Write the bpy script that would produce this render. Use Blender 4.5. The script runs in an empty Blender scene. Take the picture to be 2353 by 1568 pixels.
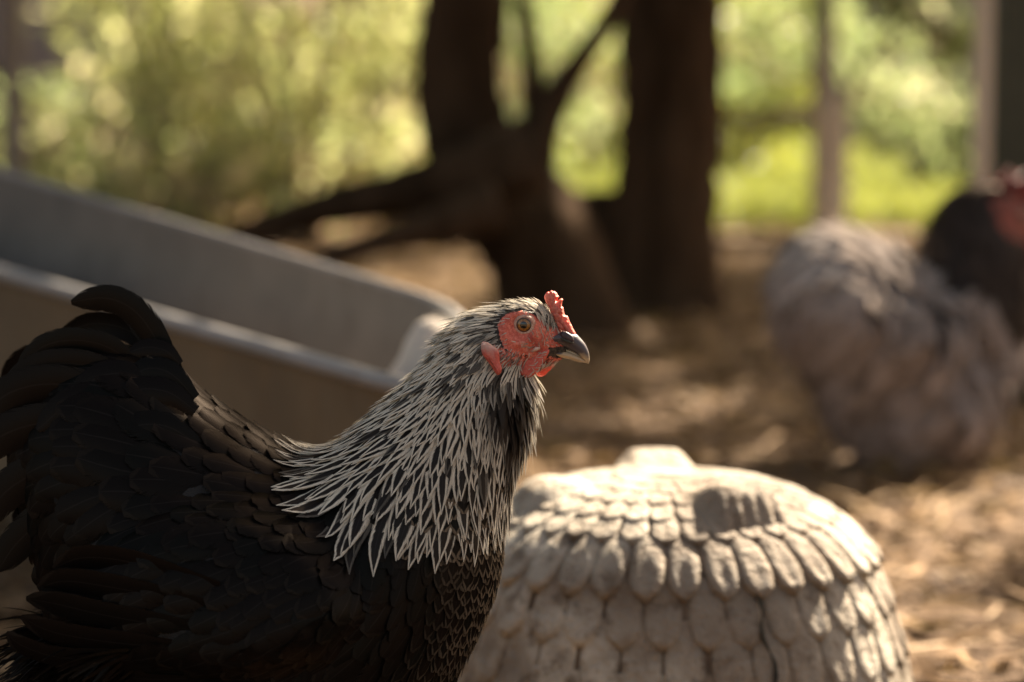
import bpy, bmesh, math, random
import numpy as np
from mathutils import Vector, Matrix
from mathutils.bvhtree import BVHTree
from mathutils.geometry import delaunay_2d_cdt

random.seed(7); rng = np.random.default_rng(7)
scene = bpy.context.scene
COL = scene.collection
R = math.radians

# ------------------------------------------------------------------ camera
FP = 85 / 36 * 2353.0                 # focal length in photo pixels (2353 wide working size)
CAMH = 0.50
PITCH = math.atan2(784 - 222, FP)
cam_d = bpy.data.cameras.new('camera'); cam = bpy.data.objects.new('camera', cam_d); COL.objects.link(cam)
cam.location = (0, 0, CAMH); cam.rotation_euler = (math.pi / 2 - PITCH, 0, 0)
cam_d.lens = 85; cam_d.sensor_width = 36; cam_d.clip_start = 0.05; cam_d.clip_end = 400
cam_d.dof.use_dof = True; cam_d.dof.focus_distance = 1.415; cam_d.dof.aperture_fstop = 4.0
cam_d.dof.aperture_blades = 0
scene.camera = cam

# ------------------------------------------------------------------ light
SUN_EL, SUN_AZ = 40.0, 36.0           # azimuth measured from +Y (behind the scene) towards +X (right)
w = bpy.data.worlds.new('World'); scene.world = w; w.use_nodes = True
nt = w.node_tree; nt.nodes.clear()
sky = nt.nodes.new('ShaderNodeTexSky'); sky.sky_type = 'NISHITA'; sky.sun_disc = False
sky.sun_elevation = R(SUN_EL); sky.sun_rotation = R(SUN_AZ)
sky.dust_density = 3.0; sky.air_density = 1.0
hs = nt.nodes.new('ShaderNodeMix'); hs.data_type = 'RGBA'; hs.blend_type = 'MULTIPLY'; hs.inputs[0].default_value = 1.0
hs.inputs[7].default_value = (1.0, 0.81, 0.62, 1)
bg = nt.nodes.new('ShaderNodeBackground'); bg.inputs[1].default_value = 0.052
wo = nt.nodes.new('ShaderNodeOutputWorld')
nt.links.new(sky.outputs[0], hs.inputs[6]); nt.links.new(hs.outputs[2], bg.inputs[0]); nt.links.new(bg.outputs[0], wo.inputs[0])
sd = bpy.data.lights.new('sun', 'SUN'); sun = bpy.data.objects.new('sun', sd); COL.objects.link(sun)
sd.energy = 5.0; sd.angle = R(0.6); sd.color = (1.0, 0.86, 0.66)
SUNV = Vector((math.sin(R(SUN_AZ)) * math.cos(R(SUN_EL)), math.cos(R(SUN_AZ)) * math.cos(R(SUN_EL)), math.sin(R(SUN_EL))))
sun.rotation_euler = SUNV.to_track_quat('Z', 'Y').to_euler()
sun.location = SUNV * 30

vs = scene.view_settings
vs.view_transform = 'Standard'; vs.look = 'None'; vs.exposure = 2.15; vs.gamma = 1.0; vs.use_curve_mapping = False
scene.render.engine = 'CYCLES'
cy = scene.cycles
cy.use_denoising = True
try:
    cy.denoiser = 'OPENIMAGEDENOISE'; cy.denoising_input_passes = 'RGB_ALBEDO_NORMAL'; cy.denoising_prefilter = 'ACCURATE'
except Exception: pass
cy.max_bounces = 6; cy.diffuse_bounces = 3; cy.glossy_bounces = 2; cy.transmission_bounces = 3
cy.transparent_max_bounces = 14; cy.sample_clamp_indirect = 6.0; cy.use_adaptive_sampling = False
cy.caustics_reflective = False; cy.caustics_refractive = False

# ------------------------------------------------------------------ pixel <-> world
_f = Vector((0, math.cos(PITCH), -math.sin(PITCH))); _u = Vector((0, math.sin(PITCH), math.cos(PITCH)))
def ray(px, py): return _f + Vector((1, 0, 0)) * ((px - 1176.5) / FP) + _u * ((784 - py) / FP)
def W(px, py, Y):
    r = ray(px, py); k = Y / r.y
    return Vector((r.x * k, Y, CAMH + r.z * k))
def ground_at(px, py):
    r = ray(px, py); k = -CAMH / r.z
    return Vector((r.x * k, r.y * k, 0))

# ------------------------------------------------------------------ object helpers
def finish(o, parent=None, loc=None):
    COL.objects.link(o)
    if parent is not None: o.parent = parent
    if loc is not None: o.location = loc
    return o
def empty(name, loc, rz=0.0):
    o = bpy.data.objects.new(name, None); COL.objects.link(o); o.empty_display_size = .05
    o.location = loc; o.rotation_euler = (0, 0, rz); return o
def tag(o, label=None, cat=None, group=None, kind=None):
    if label: o['label'] = label
    if cat: o['category'] = cat
    if group: o['group'] = group
    if kind: o['kind'] = kind
    return o
def mesh_obj(name, verts, faces, mat, parent=None, smooth=True, uv=None, attrs=None, loc=None):
    me = bpy.data.meshes.new(name)
    verts = np.asarray(verts, dtype=np.float32)
    if isinstance(faces, np.ndarray):
        n, k = faces.shape
        me.vertices.add(len(verts)); me.vertices.foreach_set('co', verts.ravel())
        me.loops.add(n * k); me.loops.foreach_set('vertex_index', faces.astype(np.int32).ravel())
        me.polygons.add(n); me.polygons.foreach_set('loop_start', np.arange(0, n * k, k, dtype=np.int32))
        me.update(calc_edges=True)
    else:
        me.from_pydata([tuple(map(float, v)) for v in verts], [], faces)
    me.polygons.foreach_set('use_smooth', np.full(len(me.polygons), smooth))
    if uv is not None:
        li = np.empty(len(me.loops), dtype=np.int32); me.loops.foreach_get('vertex_index', li)
        l = me.uv_layers.new(name='UVMap'); l.data.foreach_set('uv', np.asarray(uv, dtype=np.float32)[li].ravel())
    for k_, a in (attrs or {}).items():
        at = me.attributes.new(k_, 'FLOAT', 'POINT'); at.data.foreach_set('value', np.asarray(a, dtype=np.float32))
    me.materials.append(mat); me.validate(); me.update()
    return finish(bpy.data.objects.new(name, me), parent, loc)
def grid_faces(nu, nv, wrap=False, off=0):
    f = []
    for i in range(nu - 1):
        for j in range(nv if wrap else nv - 1):
            j2 = (j + 1) % nv
            f.append((off + i * nv + j, off + i * nv + j2, off + (i + 1) * nv + j2, off + (i + 1) * nv + j))
    return f
def tube(path, radii, n=10, noise=0.0, seed=0, squash=1.0):
    """tapered tube along a path, returns verts, faces (closed ends)"""
    rr = random.Random(seed)
    path = [Vector(p) for p in path]; V = []; 
    up = Vector((0, 1, 0.13)).normalized()
    for i, p in enumerate(path):
        t = (path[min(i + 1, len(path) - 1)] - path[max(i - 1, 0)]).normalized()
        a = t.cross(up)
        if a.length < 1e-3: a = t.cross(Vector((1, 0, 0)))
        a.normalize(); b = t.cross(a).normalized()
        for k in range(n):
            th = 2 * math.pi * k / n
            r = radii[i] * (1 + noise * (math.sin(3 * th + i * .4 + seed) * .5 + rr.uniform(-.5, .5)))
            V.append(p + a * math.cos(th) * r + b * math.sin(th) * r * squash)
    F = grid_faces(len(path), n, True)
    F.append(tuple(range(n))[::-1]); F.append(tuple((len(path) - 1) * n + k for k in range(n)))
    return V, F
def resample(pts, n):
    """Catmull-Rom through rows of numbers, n samples"""
    P = np.asarray(pts, float); K = len(P)
    P = np.vstack([2 * P[0] - P[1], P, 2 * P[-1] - P[-2]])
    out = []
    for q in np.linspace(0, K - 1, n):
        i = min(int(q), K - 2); t = q - i
        p0, p1, p2, p3 = P[i], P[i + 1], P[i + 2], P[i + 3]
        out.append(.5 * ((2 * p1) + (-p0 + p2) * t + (2 * p0 - 5 * p1 + 4 * p2 - p3) * t * t + (-p0 + 3 * p1 - 3 * p2 + p3) * t ** 3))
    return np.array(out)
def join(parts):
    V, F = [], []
    for v, f in parts:
        o = len(V); V += list(v); F += [tuple(i + o for i in q) for q in f]
    return V, F
def box(c, s, rot=0.0):
    c = Vector(c); V = []
    m = Matrix.Rotation(rot, 3, 'Z')
    for x in (-.5, .5):
        for y in (-.5, .5):
            for z in (-.5, .5): V.append(c + m @ Vector((x * s[0], y * s[1], z * s[2])))
    return V, [(0, 1, 3, 2), (4, 6, 7, 5), (0, 4, 5, 1), (2, 3, 7, 6), (0, 2, 6, 4), (1, 5, 7, 3)]
def bevel_mod(o, wd, seg=2):
    m = o.modifiers.new('bevel', 'BEVEL'); m.width = wd; m.segments = seg; m.limit_method = 'ANGLE'; return o

# ------------------------------------------------------------------ node helper
class NB:
    def __init__(s, name):
        s.m = bpy.data.materials.new(name); s.m.use_nodes = True; s.t = s.m.node_tree; s.t.nodes.clear()
        s.out = s.t.nodes.new('ShaderNodeOutputMaterial')
    def link(s, a, b): s.t.links.new(a, b)
    def n(s, ty, **kw):
        x = s.t.nodes.new('ShaderNode' + ty)
        for k, v in kw.items(): setattr(x, k, v)
        return x
    def setv(s, inp, v):
        if isinstance(v, bpy.types.NodeSocket): s.link(v, inp)
        elif v is not None:
            if isinstance(v, (tuple, list)) and len(v) == 3 and inp.type == 'RGBA': v = (*v, 1)
            inp.default_value = v
    def math(s, op, a, b=None, c=None, clamp=False):
        x = s.n('Math', operation=op); x.use_clamp = clamp
        s.setv(x.inputs[0], a); s.setv(x.inputs[1], b); s.setv(x.inputs[2], c); return x.outputs[0]
    def mix(s, f, a, b, bt='MIX'):
        x = s.n('Mix', data_type='RGBA', blend_type=bt); s.setv(x.inputs[0], f); s.setv(x.inputs[6], a); s.setv(x.inputs[7], b); return x.outputs[2]
    def ramp(s, f, lo, hi, a=0.0, b=1.0, smooth=True):
        x = s.n('MapRange'); x.interpolation_type = 'SMOOTHSTEP' if smooth else 'LINEAR'
        s.setv(x.inputs[0], f); s.setv(x.inputs[1], lo); s.setv(x.inputs[2], hi); s.setv(x.inputs[3], a); s.setv(x.inputs[4], b); return x.outputs[0]
    def noise(s, scale, detail=3, vec=None, rough=.55, dist=0.0):
        x = s.n('TexNoise'); x.inputs['Scale'].default_value = scale; x.inputs['Detail'].default_value = detail
        x.inputs['Roughness'].default_value = rough; x.inputs['Distortion'].default_value = dist
        if vec is not None: s.link(vec, x.inputs['Vector'])
        return x.outputs[0]
    def voro(s, scale, vec=None, feat='F1'):
        x = s.n('TexVoronoi', feature=feat); x.inputs['Scale'].default_value = scale
        if vec is not None: s.link(vec, x.inputs['Vector'])
        return x.outputs[0]
    def obj(s): return s.n('TexCoord').outputs['Object']
    def attr(s, name): return s.n('Attribute', attribute_name=name).outputs['Fac']
    def uv(s):
        x = s.n('SeparateXYZ'); s.link(s.n('TexCoord').outputs['UV'], x.inputs[0]); return x.outputs[0], x.outputs[1]
    def vec(s, a=0, b=0, c=0):
        x = s.n('CombineXYZ'); s.setv(x.inputs[0], a); s.setv(x.inputs[1], b); s.setv(x.inputs[2], c); return x.outputs[0]
    def stretch(s, v, sc):
        x = s.n('Mapping'); s.link(v, x.inputs[0]); x.inputs['Scale'].default_value = sc; return x.outputs[0]
    def bump(s, h, strength=.3, dist=.01):
        x = s.n('Bump'); x.inputs['Strength'].default_value = strength; x.inputs['Distance'].default_value = dist
        s.link(h, x.inputs['Height']); return x.outputs[0]
    def bsdf(s, col, rough=.6, normal=None, spec=.5, **kw):
        x = s.n('BsdfPrincipled'); s.setv(x.inputs['Base Color'], col); s.setv(x.inputs['Roughness'], rough)
        s.setv(x.inputs['Specular IOR Level'], spec)
        if normal is not None: s.link(normal, x.inputs['Normal'])
        for k, v in kw.items(): s.setv(x.inputs[k.replace('_', ' ')], v)
        return x.outputs[0]
    def transl(s, shader, col, fac):
        t = s.n('BsdfTranslucent'); s.setv(t.inputs[0], col); m = s.n('MixShader'); s.setv(m.inputs[0], fac)
        s.link(shader, m.inputs[1]); s.link(t.outputs[0], m.inputs[2]); return m.outputs[0]
    def cut(s, shader, alpha):
        t = s.n('BsdfTransparent'); m = s.n('MixShader'); s.setv(m.inputs[0], alpha)
        s.link(t.outputs[0], m.inputs[1]); s.link(shader, m.inputs[2]); return m.outputs[0]
    def done(s, sh): s.link(sh, s.out.inputs[0]); return s.m
    def disp(s, *a): pass

# ------------------------------------------------------------------ materials
def mat_simple(name, c1, c2, scale=20, rough=.7, bump=.3, bdist=.004, spec=.4, vscale=None):
    b = NB(name); v = b.obj()
    if vscale: v = b.stretch(v, vscale)
    n1 = b.noise(scale, 5, v); n2 = b.noise(scale * .23, 3, v)
    c = b.mix(b.ramp(b.math('ADD', b.math('MULTIPLY', n1, .5), b.math('MULTIPLY', n2, .5)), .35, .65), c1, c2)
    return b.done(b.bsdf(c, rough, b.bump(n1, bump, bdist), spec))

def mat_plumage(name, dark, dark2, light, rough=.5, gloss=.03, tr=.18, fray=1.0):
    b = NB(name); u, t = b.uv(); s = b.math('ABSOLUTE', b.math('SUBTRACT', b.math('MULTIPLY', u, 2), 1))
    rnd = b.attr('rnd'); tone = b.attr('tone'); lvl = b.attr('lvl')
    vx = b.math('SUBTRACT', b.math('MULTIPLY', t, 40), b.math('MULTIPLY', s, 15))
    st = b.noise(1.6, 2, b.vec(vx, b.math('MULTIPLY', rnd, 91), b.math('MULTIPLY', u, 1.2)), .6)
    st2 = b.noise(1.0, 1, b.vec(b.math('MULTIPLY', vx, 0.35), b.math('MULTIPLY', rnd, 57), b.math('MULTIPLY', u, .8)))
    c = b.math('MULTIPLY', tone, b.ramp(t, 1.03, .74))
    ss = b.math('ADD', s, b.math('MULTIPLY', b.math('SUBTRACT', st, .5), .55))
    m = b.math('MULTIPLY', b.ramp(b.math('SUBTRACT', ss, c), -.07, .12), lvl)
    dk = b.mix(b.ramp(b.math('FRACT', b.math('MULTIPLY', rnd, 7.13)), .45, .95), dark, dark2)
    dk = b.mix(b.ramp(st, .3, .7, 0, .5), dk, tuple(x * .45 for x in dark))
    dk = b.mix(b.ramp(s, .0, .07, .45, 0), dk, tuple(min(1, x * 3 + .01) for x in dark))      # the shaft
    lt = b.mix(b.ramp(st, .25, .62), tuple(x * .55 for x in light), light)
    lt = b.mix(b.ramp(st2, .45, .75, 0, .4), lt, tuple(x * .55 for x in light))
    col = b.mix(m, dk, lt)
    nrm = b.bump(st, .25, .00012)
    df = b.n('BsdfDiffuse'); b.link(col, df.inputs[0]); b.link(nrm, df.inputs['Normal']); df.inputs['Roughness'].default_value = .8
    gl = b.n('BsdfGlossy'); b.setv(gl.inputs[0], (.95, .80, .70)); gl.inputs['Roughness'].default_value = rough; b.link(nrm, gl.inputs['Normal'])
    mx = b.n('MixShader'); b.setv(mx.inputs[0], gloss); b.link(df.outputs[0], mx.inputs[1]); b.link(gl.outputs[0], mx.inputs[2])
    sh = b.transl(mx.outputs[0], col, tr)
    if fray:
        al = b.ramp(b.math('ADD', s, b.math('MULTIPLY', b.math('SUBTRACT', st, .5), 1.9 * fray)), 1.10, .98)
        sh = b.cut(sh, al)
    return b.done(sh)

M = {}
M['hackle'] = mat_plumage('hackle_plumage', (.010, .009, .0095), (.010, .011, .012), (.95, .87, .74), tr=.2, gloss=.03, fray=1.1)
M['black'] = mat_plumage('black_plumage', (.0050, .0039, .0034), (.0024, .0040, .0036), (.40, .30, .21), rough=.42, gloss=.011, tr=.02, fray=1.0)
M['quill'] = mat_plumage('quill_plumage', (.0048, .0036, .0031), (.003, .004, .0038), (.2, .16, .13), rough=.38, gloss=.012, tr=.02, fray=.55)
M['grey_plumage'] = mat_plumage('grey_plumage', (.27, .228, .212), (.45, .385, .36), (.84, .76, .71), rough=.6, tr=.1, fray=.8)
M['dark_plumage'] = mat_plumage('dark_plumage', (.016, .012, .011), (.03, .022, .02), (.2, .16, .14), rough=.6, tr=.05)

def mat_hen_skin():
    b = NB('hen_body_skin'); v = b.obj(); red = b.attr('red'); pale = b.attr('pale')
    pores = b.voro(1000, v); n = b.noise(520, 4, v, .7); n2 = b.noise(90, 3, v)
    skin = b.mix(b.ramp(n, .35, .68), (.62, .115, .075), (.86, .25, .17))
    skin = b.mix(b.ramp(n2, .48, .68, 0, .85), skin, (.36, .06, .045)); skin = b.mix(b.ramp(b.noise(150, 3, v), .58, .72, 0, .55), skin, (.85, .45, .34))
    skin = b.mix(b.ramp(pores, .0, .4, .45, 0), skin, (.22, .03, .02))
    sp = b.ramp(b.noise(1100, 2, v), .62, .72, 0, .55)
    skin = b.mix(sp, skin, (.78, .42, .30))
    down = b.mix(b.ramp(n, .35, .7), (.012, .010, .009), (.11, .085, .065))
    down = b.mix(pale, (.012, .010, .009), down)
    col = b.mix(b.ramp(b.math('ADD', red, b.math('MULTIPLY', b.math('SUBTRACT', n, .5), 1.3)), .35, .65), down, skin)
    hh = b.math('ADD', b.math('MULTIPLY', pores, .5), b.math('MULTIPLY', n2, 1.6))
    sh = b.bsdf(col, .6, b.bump(hh, .6, .0010), .3, Subsurface_Weight=.12, Subsurface_Scale=.004)
    return b.done(sh)
M['hen_skin'] = mat_hen_skin()
def mat_flesh(name, c1, c2, pale=None):
    b = NB(name); v = b.obj(); n = b.noise(600, 4, v); vo = b.voro(900, v)
    c = b.mix(b.ramp(n, .3, .7), c1, c2); c = b.mix(b.ramp(vo, 0, .3, .35, 0), c, tuple(x * .4 for x in c1))
    if pale:
        p = b.attr('pale'); c = b.mix(p, c, pale)
    sh = b.bsdf(c, .5, b.bump(b.math('ADD', n, b.math('MULTIPLY', b.noise(180, 2, v), 1.5)), .5, .0012), .45, Subsurface_Weight=.2, Subsurface_Scale=.004)
    return b.done(b.transl(sh, c, .16))
M['comb'] = mat_flesh('comb_flesh', (.74, .15, .11), (.92, .29, .21))
M['wattle'] = mat_flesh('wattle_flesh', (.68, .11, .075), (.84, .20, .14))
M['lobe'] = mat_flesh('ear_lobe_flesh', (.64, .11, .075), (.80, .18, .13), (.74, .52, .43))
M['dull_flesh'] = mat_flesh('dull_flesh', (.14, .018, .016), (.20, .03, .025))
def mat_beak():
    b = NB('beak_horn'); v = b.obj(); d = b.attr('dark'); n = b.noise(300, 3, b.stretch(v, (.35, 1, 1.4)))
    f = b.ramp(b.math('ADD', d, b.math('MULTIPLY', b.math('SUBTRACT', n, .5), .5)), .3, .72)
    c = b.mix(f, (.58, .43, .27), (.085, .070, .078))
    return b.done(b.bsdf(c, .34, b.bump(n, .15, .0006), .5))
M['beak'] = mat_beak()
def mat_eye():
    b = NB('hen_eye'); sp = b.n('SeparateXYZ'); b.link(b.obj(), sp.inputs[0])
    r = b.math('SQRT', b.math('ADD', b.math('POWER', sp.outputs[0], 2), b.math('POWER', sp.outputs[2], 2)))
    n = b.noise(900, 3, b.obj())
    iris = b.mix(b.ramp(n, .35, .65), (.23, .085, .012), (.42, .19, .035))
    iris = b.mix(b.ramp(r, .0030, .0040), iris, (.05, .03, .012))
    c = b.mix(b.ramp(r, .00200, .00225), (.003, .003, .003), iris)
    c = b.mix(b.ramp(r, .0042, .0046), c, (.012, .009, .008))
    return b.done(b.bsdf(c, .06, None, .5, Coat_Weight=1.0, Coat_Roughness=.02))
M['eye'] = mat_eye()
M['eyelid'] = mat_simple('eyelid_skin', (.66, .46, .36), (.40, .19, .14), 900, .55, .5, .0006)
M['gape'] = mat_simple('gape_skin', (.72, .50, .40), (.60, .38, .30), 500, .5, .2, .0004)
M['nostril'] = mat_simple('nostril_flap', (.035, .022, .028), (.10, .07, .075), 700, .4, .5, .0006)
M['leg'] = mat_simple('leg_scales', (.32, .22, .09), (.18, .12, .05), 400, .6, .5, .001)

def mat_stone():
    b = NB('weathered_cast_stone'); v = b.n('NewGeometry').outputs['Position']; n = b.noise(38, 6, v, .65); n2 = b.noise(9, 3, v); n3 = b.noise(210, 3, v)
    c = b.mix(b.ramp(n, .3, .7), (.40, .335, .26), (.70, .62, .51))
    c = b.mix(b.ramp(n2, .38, .60, 0, .8), c, (.215, .16, .115))
    c = b.mix(b.ramp(b.noise(45, 5, v, .7), .50, .66, 0, .75), c, (.15, .105, .07))
    c = b.mix(b.ramp(n3, .6, .75, 0, .45), c, (.26, .23, .18))
    return b.done(b.bsdf(c, .75, b.bump(b.math('ADD', b.math('MULTIPLY', n, 2.2), n3), .9, .0035), .35))
M['stone'] = mat_stone()
M['stone_dirt'] = mat_simple('dirt_in_stone_joints', (.10, .066, .042), (.22, .16, .115), 60, .9, .6, .002)
M['crack'] = mat_simple('crack_dark', (.03, .028, .022), (.07, .065, .05), 90, .95)  # plain dark tone of the crack and the nostril slits

def mat_metal(name, c1, c2, c3, met=.45, rough=.42):
    b = NB(name); v = b.obj(); n = b.noise(7, 6, v, .65); n2 = b.noise(45, 6, b.stretch(v, (1, 1, .3)), .7)
    c = b.mix(b.ramp(n, .3, .7), c1, c2); c = b.mix(b.ramp(n2, .52, .8, 0, .8), c, c3)
    return b.done(b.bsdf(c, b.ramp(n2, .3, .7, rough, rough + .25), b.bump(n2, .15, .002), .5, Metallic=met))
M['galv'] = mat_metal('galvanised_steel', (.215, .185, .158), (.150, .132, .116), (.11, .082, .058), .05, .6)
M['bounce_brown'] = mat_metal('bounce_brown_steel', (.20, .135, .075), (.15, .10, .055), (.26, .165, .085), .1, .65)  # brown light bounced off the earth is put into this steel colour
M['rim'] = mat_metal('steel_rim', (.36, .33, .32), (.29, .27, .26), (.22, .18, .14), .3, .42)

def mat_ground():
    b = NB('dry_earth'); v = b.obj(); n = b.noise(3.2, 6, v, .7); n2 = b.noise(42, 5, v, .7); n3 = b.voro(60, v)
    c = b.mix(b.ramp(n, .35, .65), (.105, .060, .031), (.19, .115, .062))
    c = b.mix(b.ramp(n2, .4, .7), c, (.21, .13, .072)); c = b.mix(b.ramp(n3, 0, .4, .5, 0), c, (.06, .038, .024))
    return b.done(b.bsdf(c, .9, b.bump(b.math('ADD', n2, n3), 1, .02), .3))
M['ground'] = mat_ground()
M['lawn'] = mat_simple('lawn_soil', (.08, .12, .02), (.13, .19, .03), 4, .9, .5, .02)
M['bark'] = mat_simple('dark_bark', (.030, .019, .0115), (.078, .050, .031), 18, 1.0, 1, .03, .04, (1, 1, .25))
M['bark_grey'] = mat_simple('grey_brown_bark', (.07, .048, .036), (.15, .105, .08), 18, .9, 1, .02, .3, (1, 1, .25))  # paler grey-brown bark for shrub stems and the slim tree's branches
def mat_leaf(name, c1, c2, c3, tr=.45, rough=.42, tint=(.75, .72, .12), spec=.55):
    b = NB(name); r = b.attr('rnd')
    c = b.mix(b.ramp(r, 0, .6), c1, c2); c = b.mix(b.ramp(r, .62, .9), c, c3)
    sh = b.bsdf(c, rough, None, spec)
    return b.done(b.transl(sh, b.mix(.4, c, tint), tr))
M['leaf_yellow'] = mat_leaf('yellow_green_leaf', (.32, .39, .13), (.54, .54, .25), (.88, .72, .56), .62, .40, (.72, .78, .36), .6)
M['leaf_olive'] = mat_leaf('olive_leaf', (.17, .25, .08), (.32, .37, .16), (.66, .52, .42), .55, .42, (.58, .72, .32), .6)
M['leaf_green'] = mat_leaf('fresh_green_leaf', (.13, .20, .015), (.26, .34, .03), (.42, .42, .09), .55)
M['leaf_dark'] = mat_leaf('dark_leaf', (.13, .15, .05), (.26, .25, .11), (.5, .42, .28), .5)
M['grass'] = mat_leaf('grass_blade', (.085, .165, .025), (.145, .235, .04), (.30, .31, .12), .45, .45)
M['straw'] = mat_leaf('straw', (.24, .135, .06), (.43, .265, .13), (.70, .48, .28), .1, .6, spec=.12)
M['chips'] = mat_leaf('wood_chip', (.085, .048, .025), (.18, .11, .06), (.32, .21, .125), 0.02, .7, spec=.08)
M['post_dark'] = mat_simple('dark_green_paint', (.028, .030, .018), (.045, .046, .028), 30, .6, .3, .003)
M['post_pale'] = mat_simple('weathered_pale_wood', (.58, .49, .40), (.70, .61, .51), 25, .8, .6, .004, .3, (1, 1, .15))
M['post_mauve'] = mat_simple('weathered_grey_wood', (.20, .165, .155), (.29, .245, .225), 25, .8, .6, .004, .3, (1, 1, .15))
M['board'] = mat_simple('weathered_board', (.03, .02, .013), (.06, .042, .03), 20, .85, .6, .004, .3, (.15, 1, 1))
M['plaster'] = mat_simple('pale_pink_plaster', (.50, .40, .35), (.42, .33, .28), 3, .9, .3, .004)
M['roof'] = mat_simple('roof_tile', (.10, .07, .06), (.16, .11, .09), 6, .85, .4, .01)
M['glass'] = NB('dark_glass'); M['glass'] = M['glass'].done(M['glass'].bsdf((.02, .022, .03), .08, None, .6))
M['carpaint'] = mat_simple('mauve_grey_car_paint', (.13, .12, .17), (.10, .095, .14), 2, .3, .02, .001, .6)
M['rubber'] = mat_simple('tyre_rubber', (.02, .02, .02), (.03, .03, .03), 30, .85)
M['wire'] = NB('galvanised_wire'); M['wire'] = M['wire'].done(M['wire'].bsdf((.28, .26, .24), .45, None, .5, Metallic=.5))
M['sun_spot_stone'] = mat_simple('sun_spot_pale', (.62, .52, .43), (.72, .63, .54), 30, .8, .5, .003)  # pale tone for the added stone that stands in for a sun spot

# ================================================================== SETTING
def make_ground():
    xs = np.concatenate([np.linspace(-120, -6, 14), np.linspace(-5, 5, 160), np.linspace(6, 120, 14)])
    ys = np.concatenate([np.linspace(-60, -1, 8), np.linspace(0, 9, 170), np.linspace(10, 160, 30)])
    X, Y = np.meshgrid(xs, ys, indexing='ij')
    near = np.clip(1 - np.abs(X) / 5, 0, 1) * np.clip((9.2 - Y) / 3, 0, 1) * np.clip((Y + .5), 0, 1)
    Z = near * (.010 * np.sin(X * 5.1 + 1) * np.cos(Y * 4.3) + .008 * np.sin(X * 11 + Y * 7) + .005 * rng.normal(size=X.shape))
    Z = np.minimum(Z, .012) - .006
    V = np.stack([X.ravel(), Y.ravel(), Z.ravel()], 1)
    nu, nv = len(xs), len(ys); i = np.arange(nu - 1)[:, None] * nv + np.arange(nv - 1)[None, :]
    F = np.stack([i, i + nv, i + nv + 1, i + 1], -1).reshape(-1, 4)
    tag(mesh_obj('ground', V, F, M['ground']), 'bare brown earth of the hen run strewn with straw and chips', kind='structure')
    V = [(-.45, 9.1, .008), (60, 9.1, .008), (60, 110, .012), (-6, 110, .012)]
    tag(mesh_obj('lawn', V, [(0, 1, 2, 3)], M['lawn']), 'bright green lawn beyond the wire fence', kind='structure')
make_ground()

def slivers(n, xr, yr, L, Wd, zmax, mat, name, label, curve=.25, tilt=.35, dens=None, thick=False):
    x = rng.uniform(*xr, n); y = rng.uniform(*yr, n)
    if dens is not None:
        k = dens(x, y) > rng.uniform(0, 1, n); x, y = x[k], y[k]; n = len(x)
    a = rng.uniform(0, 2 * np.pi, n); l = rng.uniform(*L, n); wd = rng.uniform(*Wd, n); z = rng.uniform(.001, zmax, n) ; ti = rng.normal(0, tilt, n) * .5
    d = np.stack([np.cos(a) * np.cos(ti), np.sin(a) * np.cos(ti), np.abs(np.sin(ti))], 1)
    side = np.stack([-np.sin(a), np.cos(a), rng.normal(0, .5, n)], 1); side /= np.linalg.norm(side, axis=1)[:, None]
    up = np.cross(d, side)
    o = np.stack([x, y, z], 1); bend = rng.normal(0, curve, n)
    rows = []
    for t in (-.5, 0., .5):
        c = o + d * (l * (t + .5))[:, None] + side * (bend * l * (t * t * 2))[:, None]
        ww = wd * (1 if t == 0 else .75)
        rows += [c - side * (ww / 2)[:, None], c + side * (ww / 2)[:, None]]
        if thick: rows[-2] = rows[-2]; 
    if thick:
        top = [r + up * np.abs(wd * .25)[:, None] * np.sign(up[:, 2:3] + 1e-6) for r in rows]; rows = rows + top
    k = len(rows); V = np.stack(rows, 1).reshape(-1, 3); b = np.arange(n)[:, None] * k
    q = [[0, 1, 3, 2], [2, 3, 5, 4]]
    if thick: q = [[6, 7, 9, 8], [8, 9, 11, 10], [0, 6, 8, 2], [2, 8, 10, 4], [1, 3, 9, 7], [3, 5, 11, 9], [0, 1, 7, 6], [4, 10, 11, 5]]
    F = np.concatenate([b + np.array(f)[None] for f in q], 0)
    rn = np.repeat(rng.uniform(0, 1, n), k)
    return tag(mesh_obj(name, V, F, mat, attrs={'rnd': rn}, smooth=False), label, kind='stuff')

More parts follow.
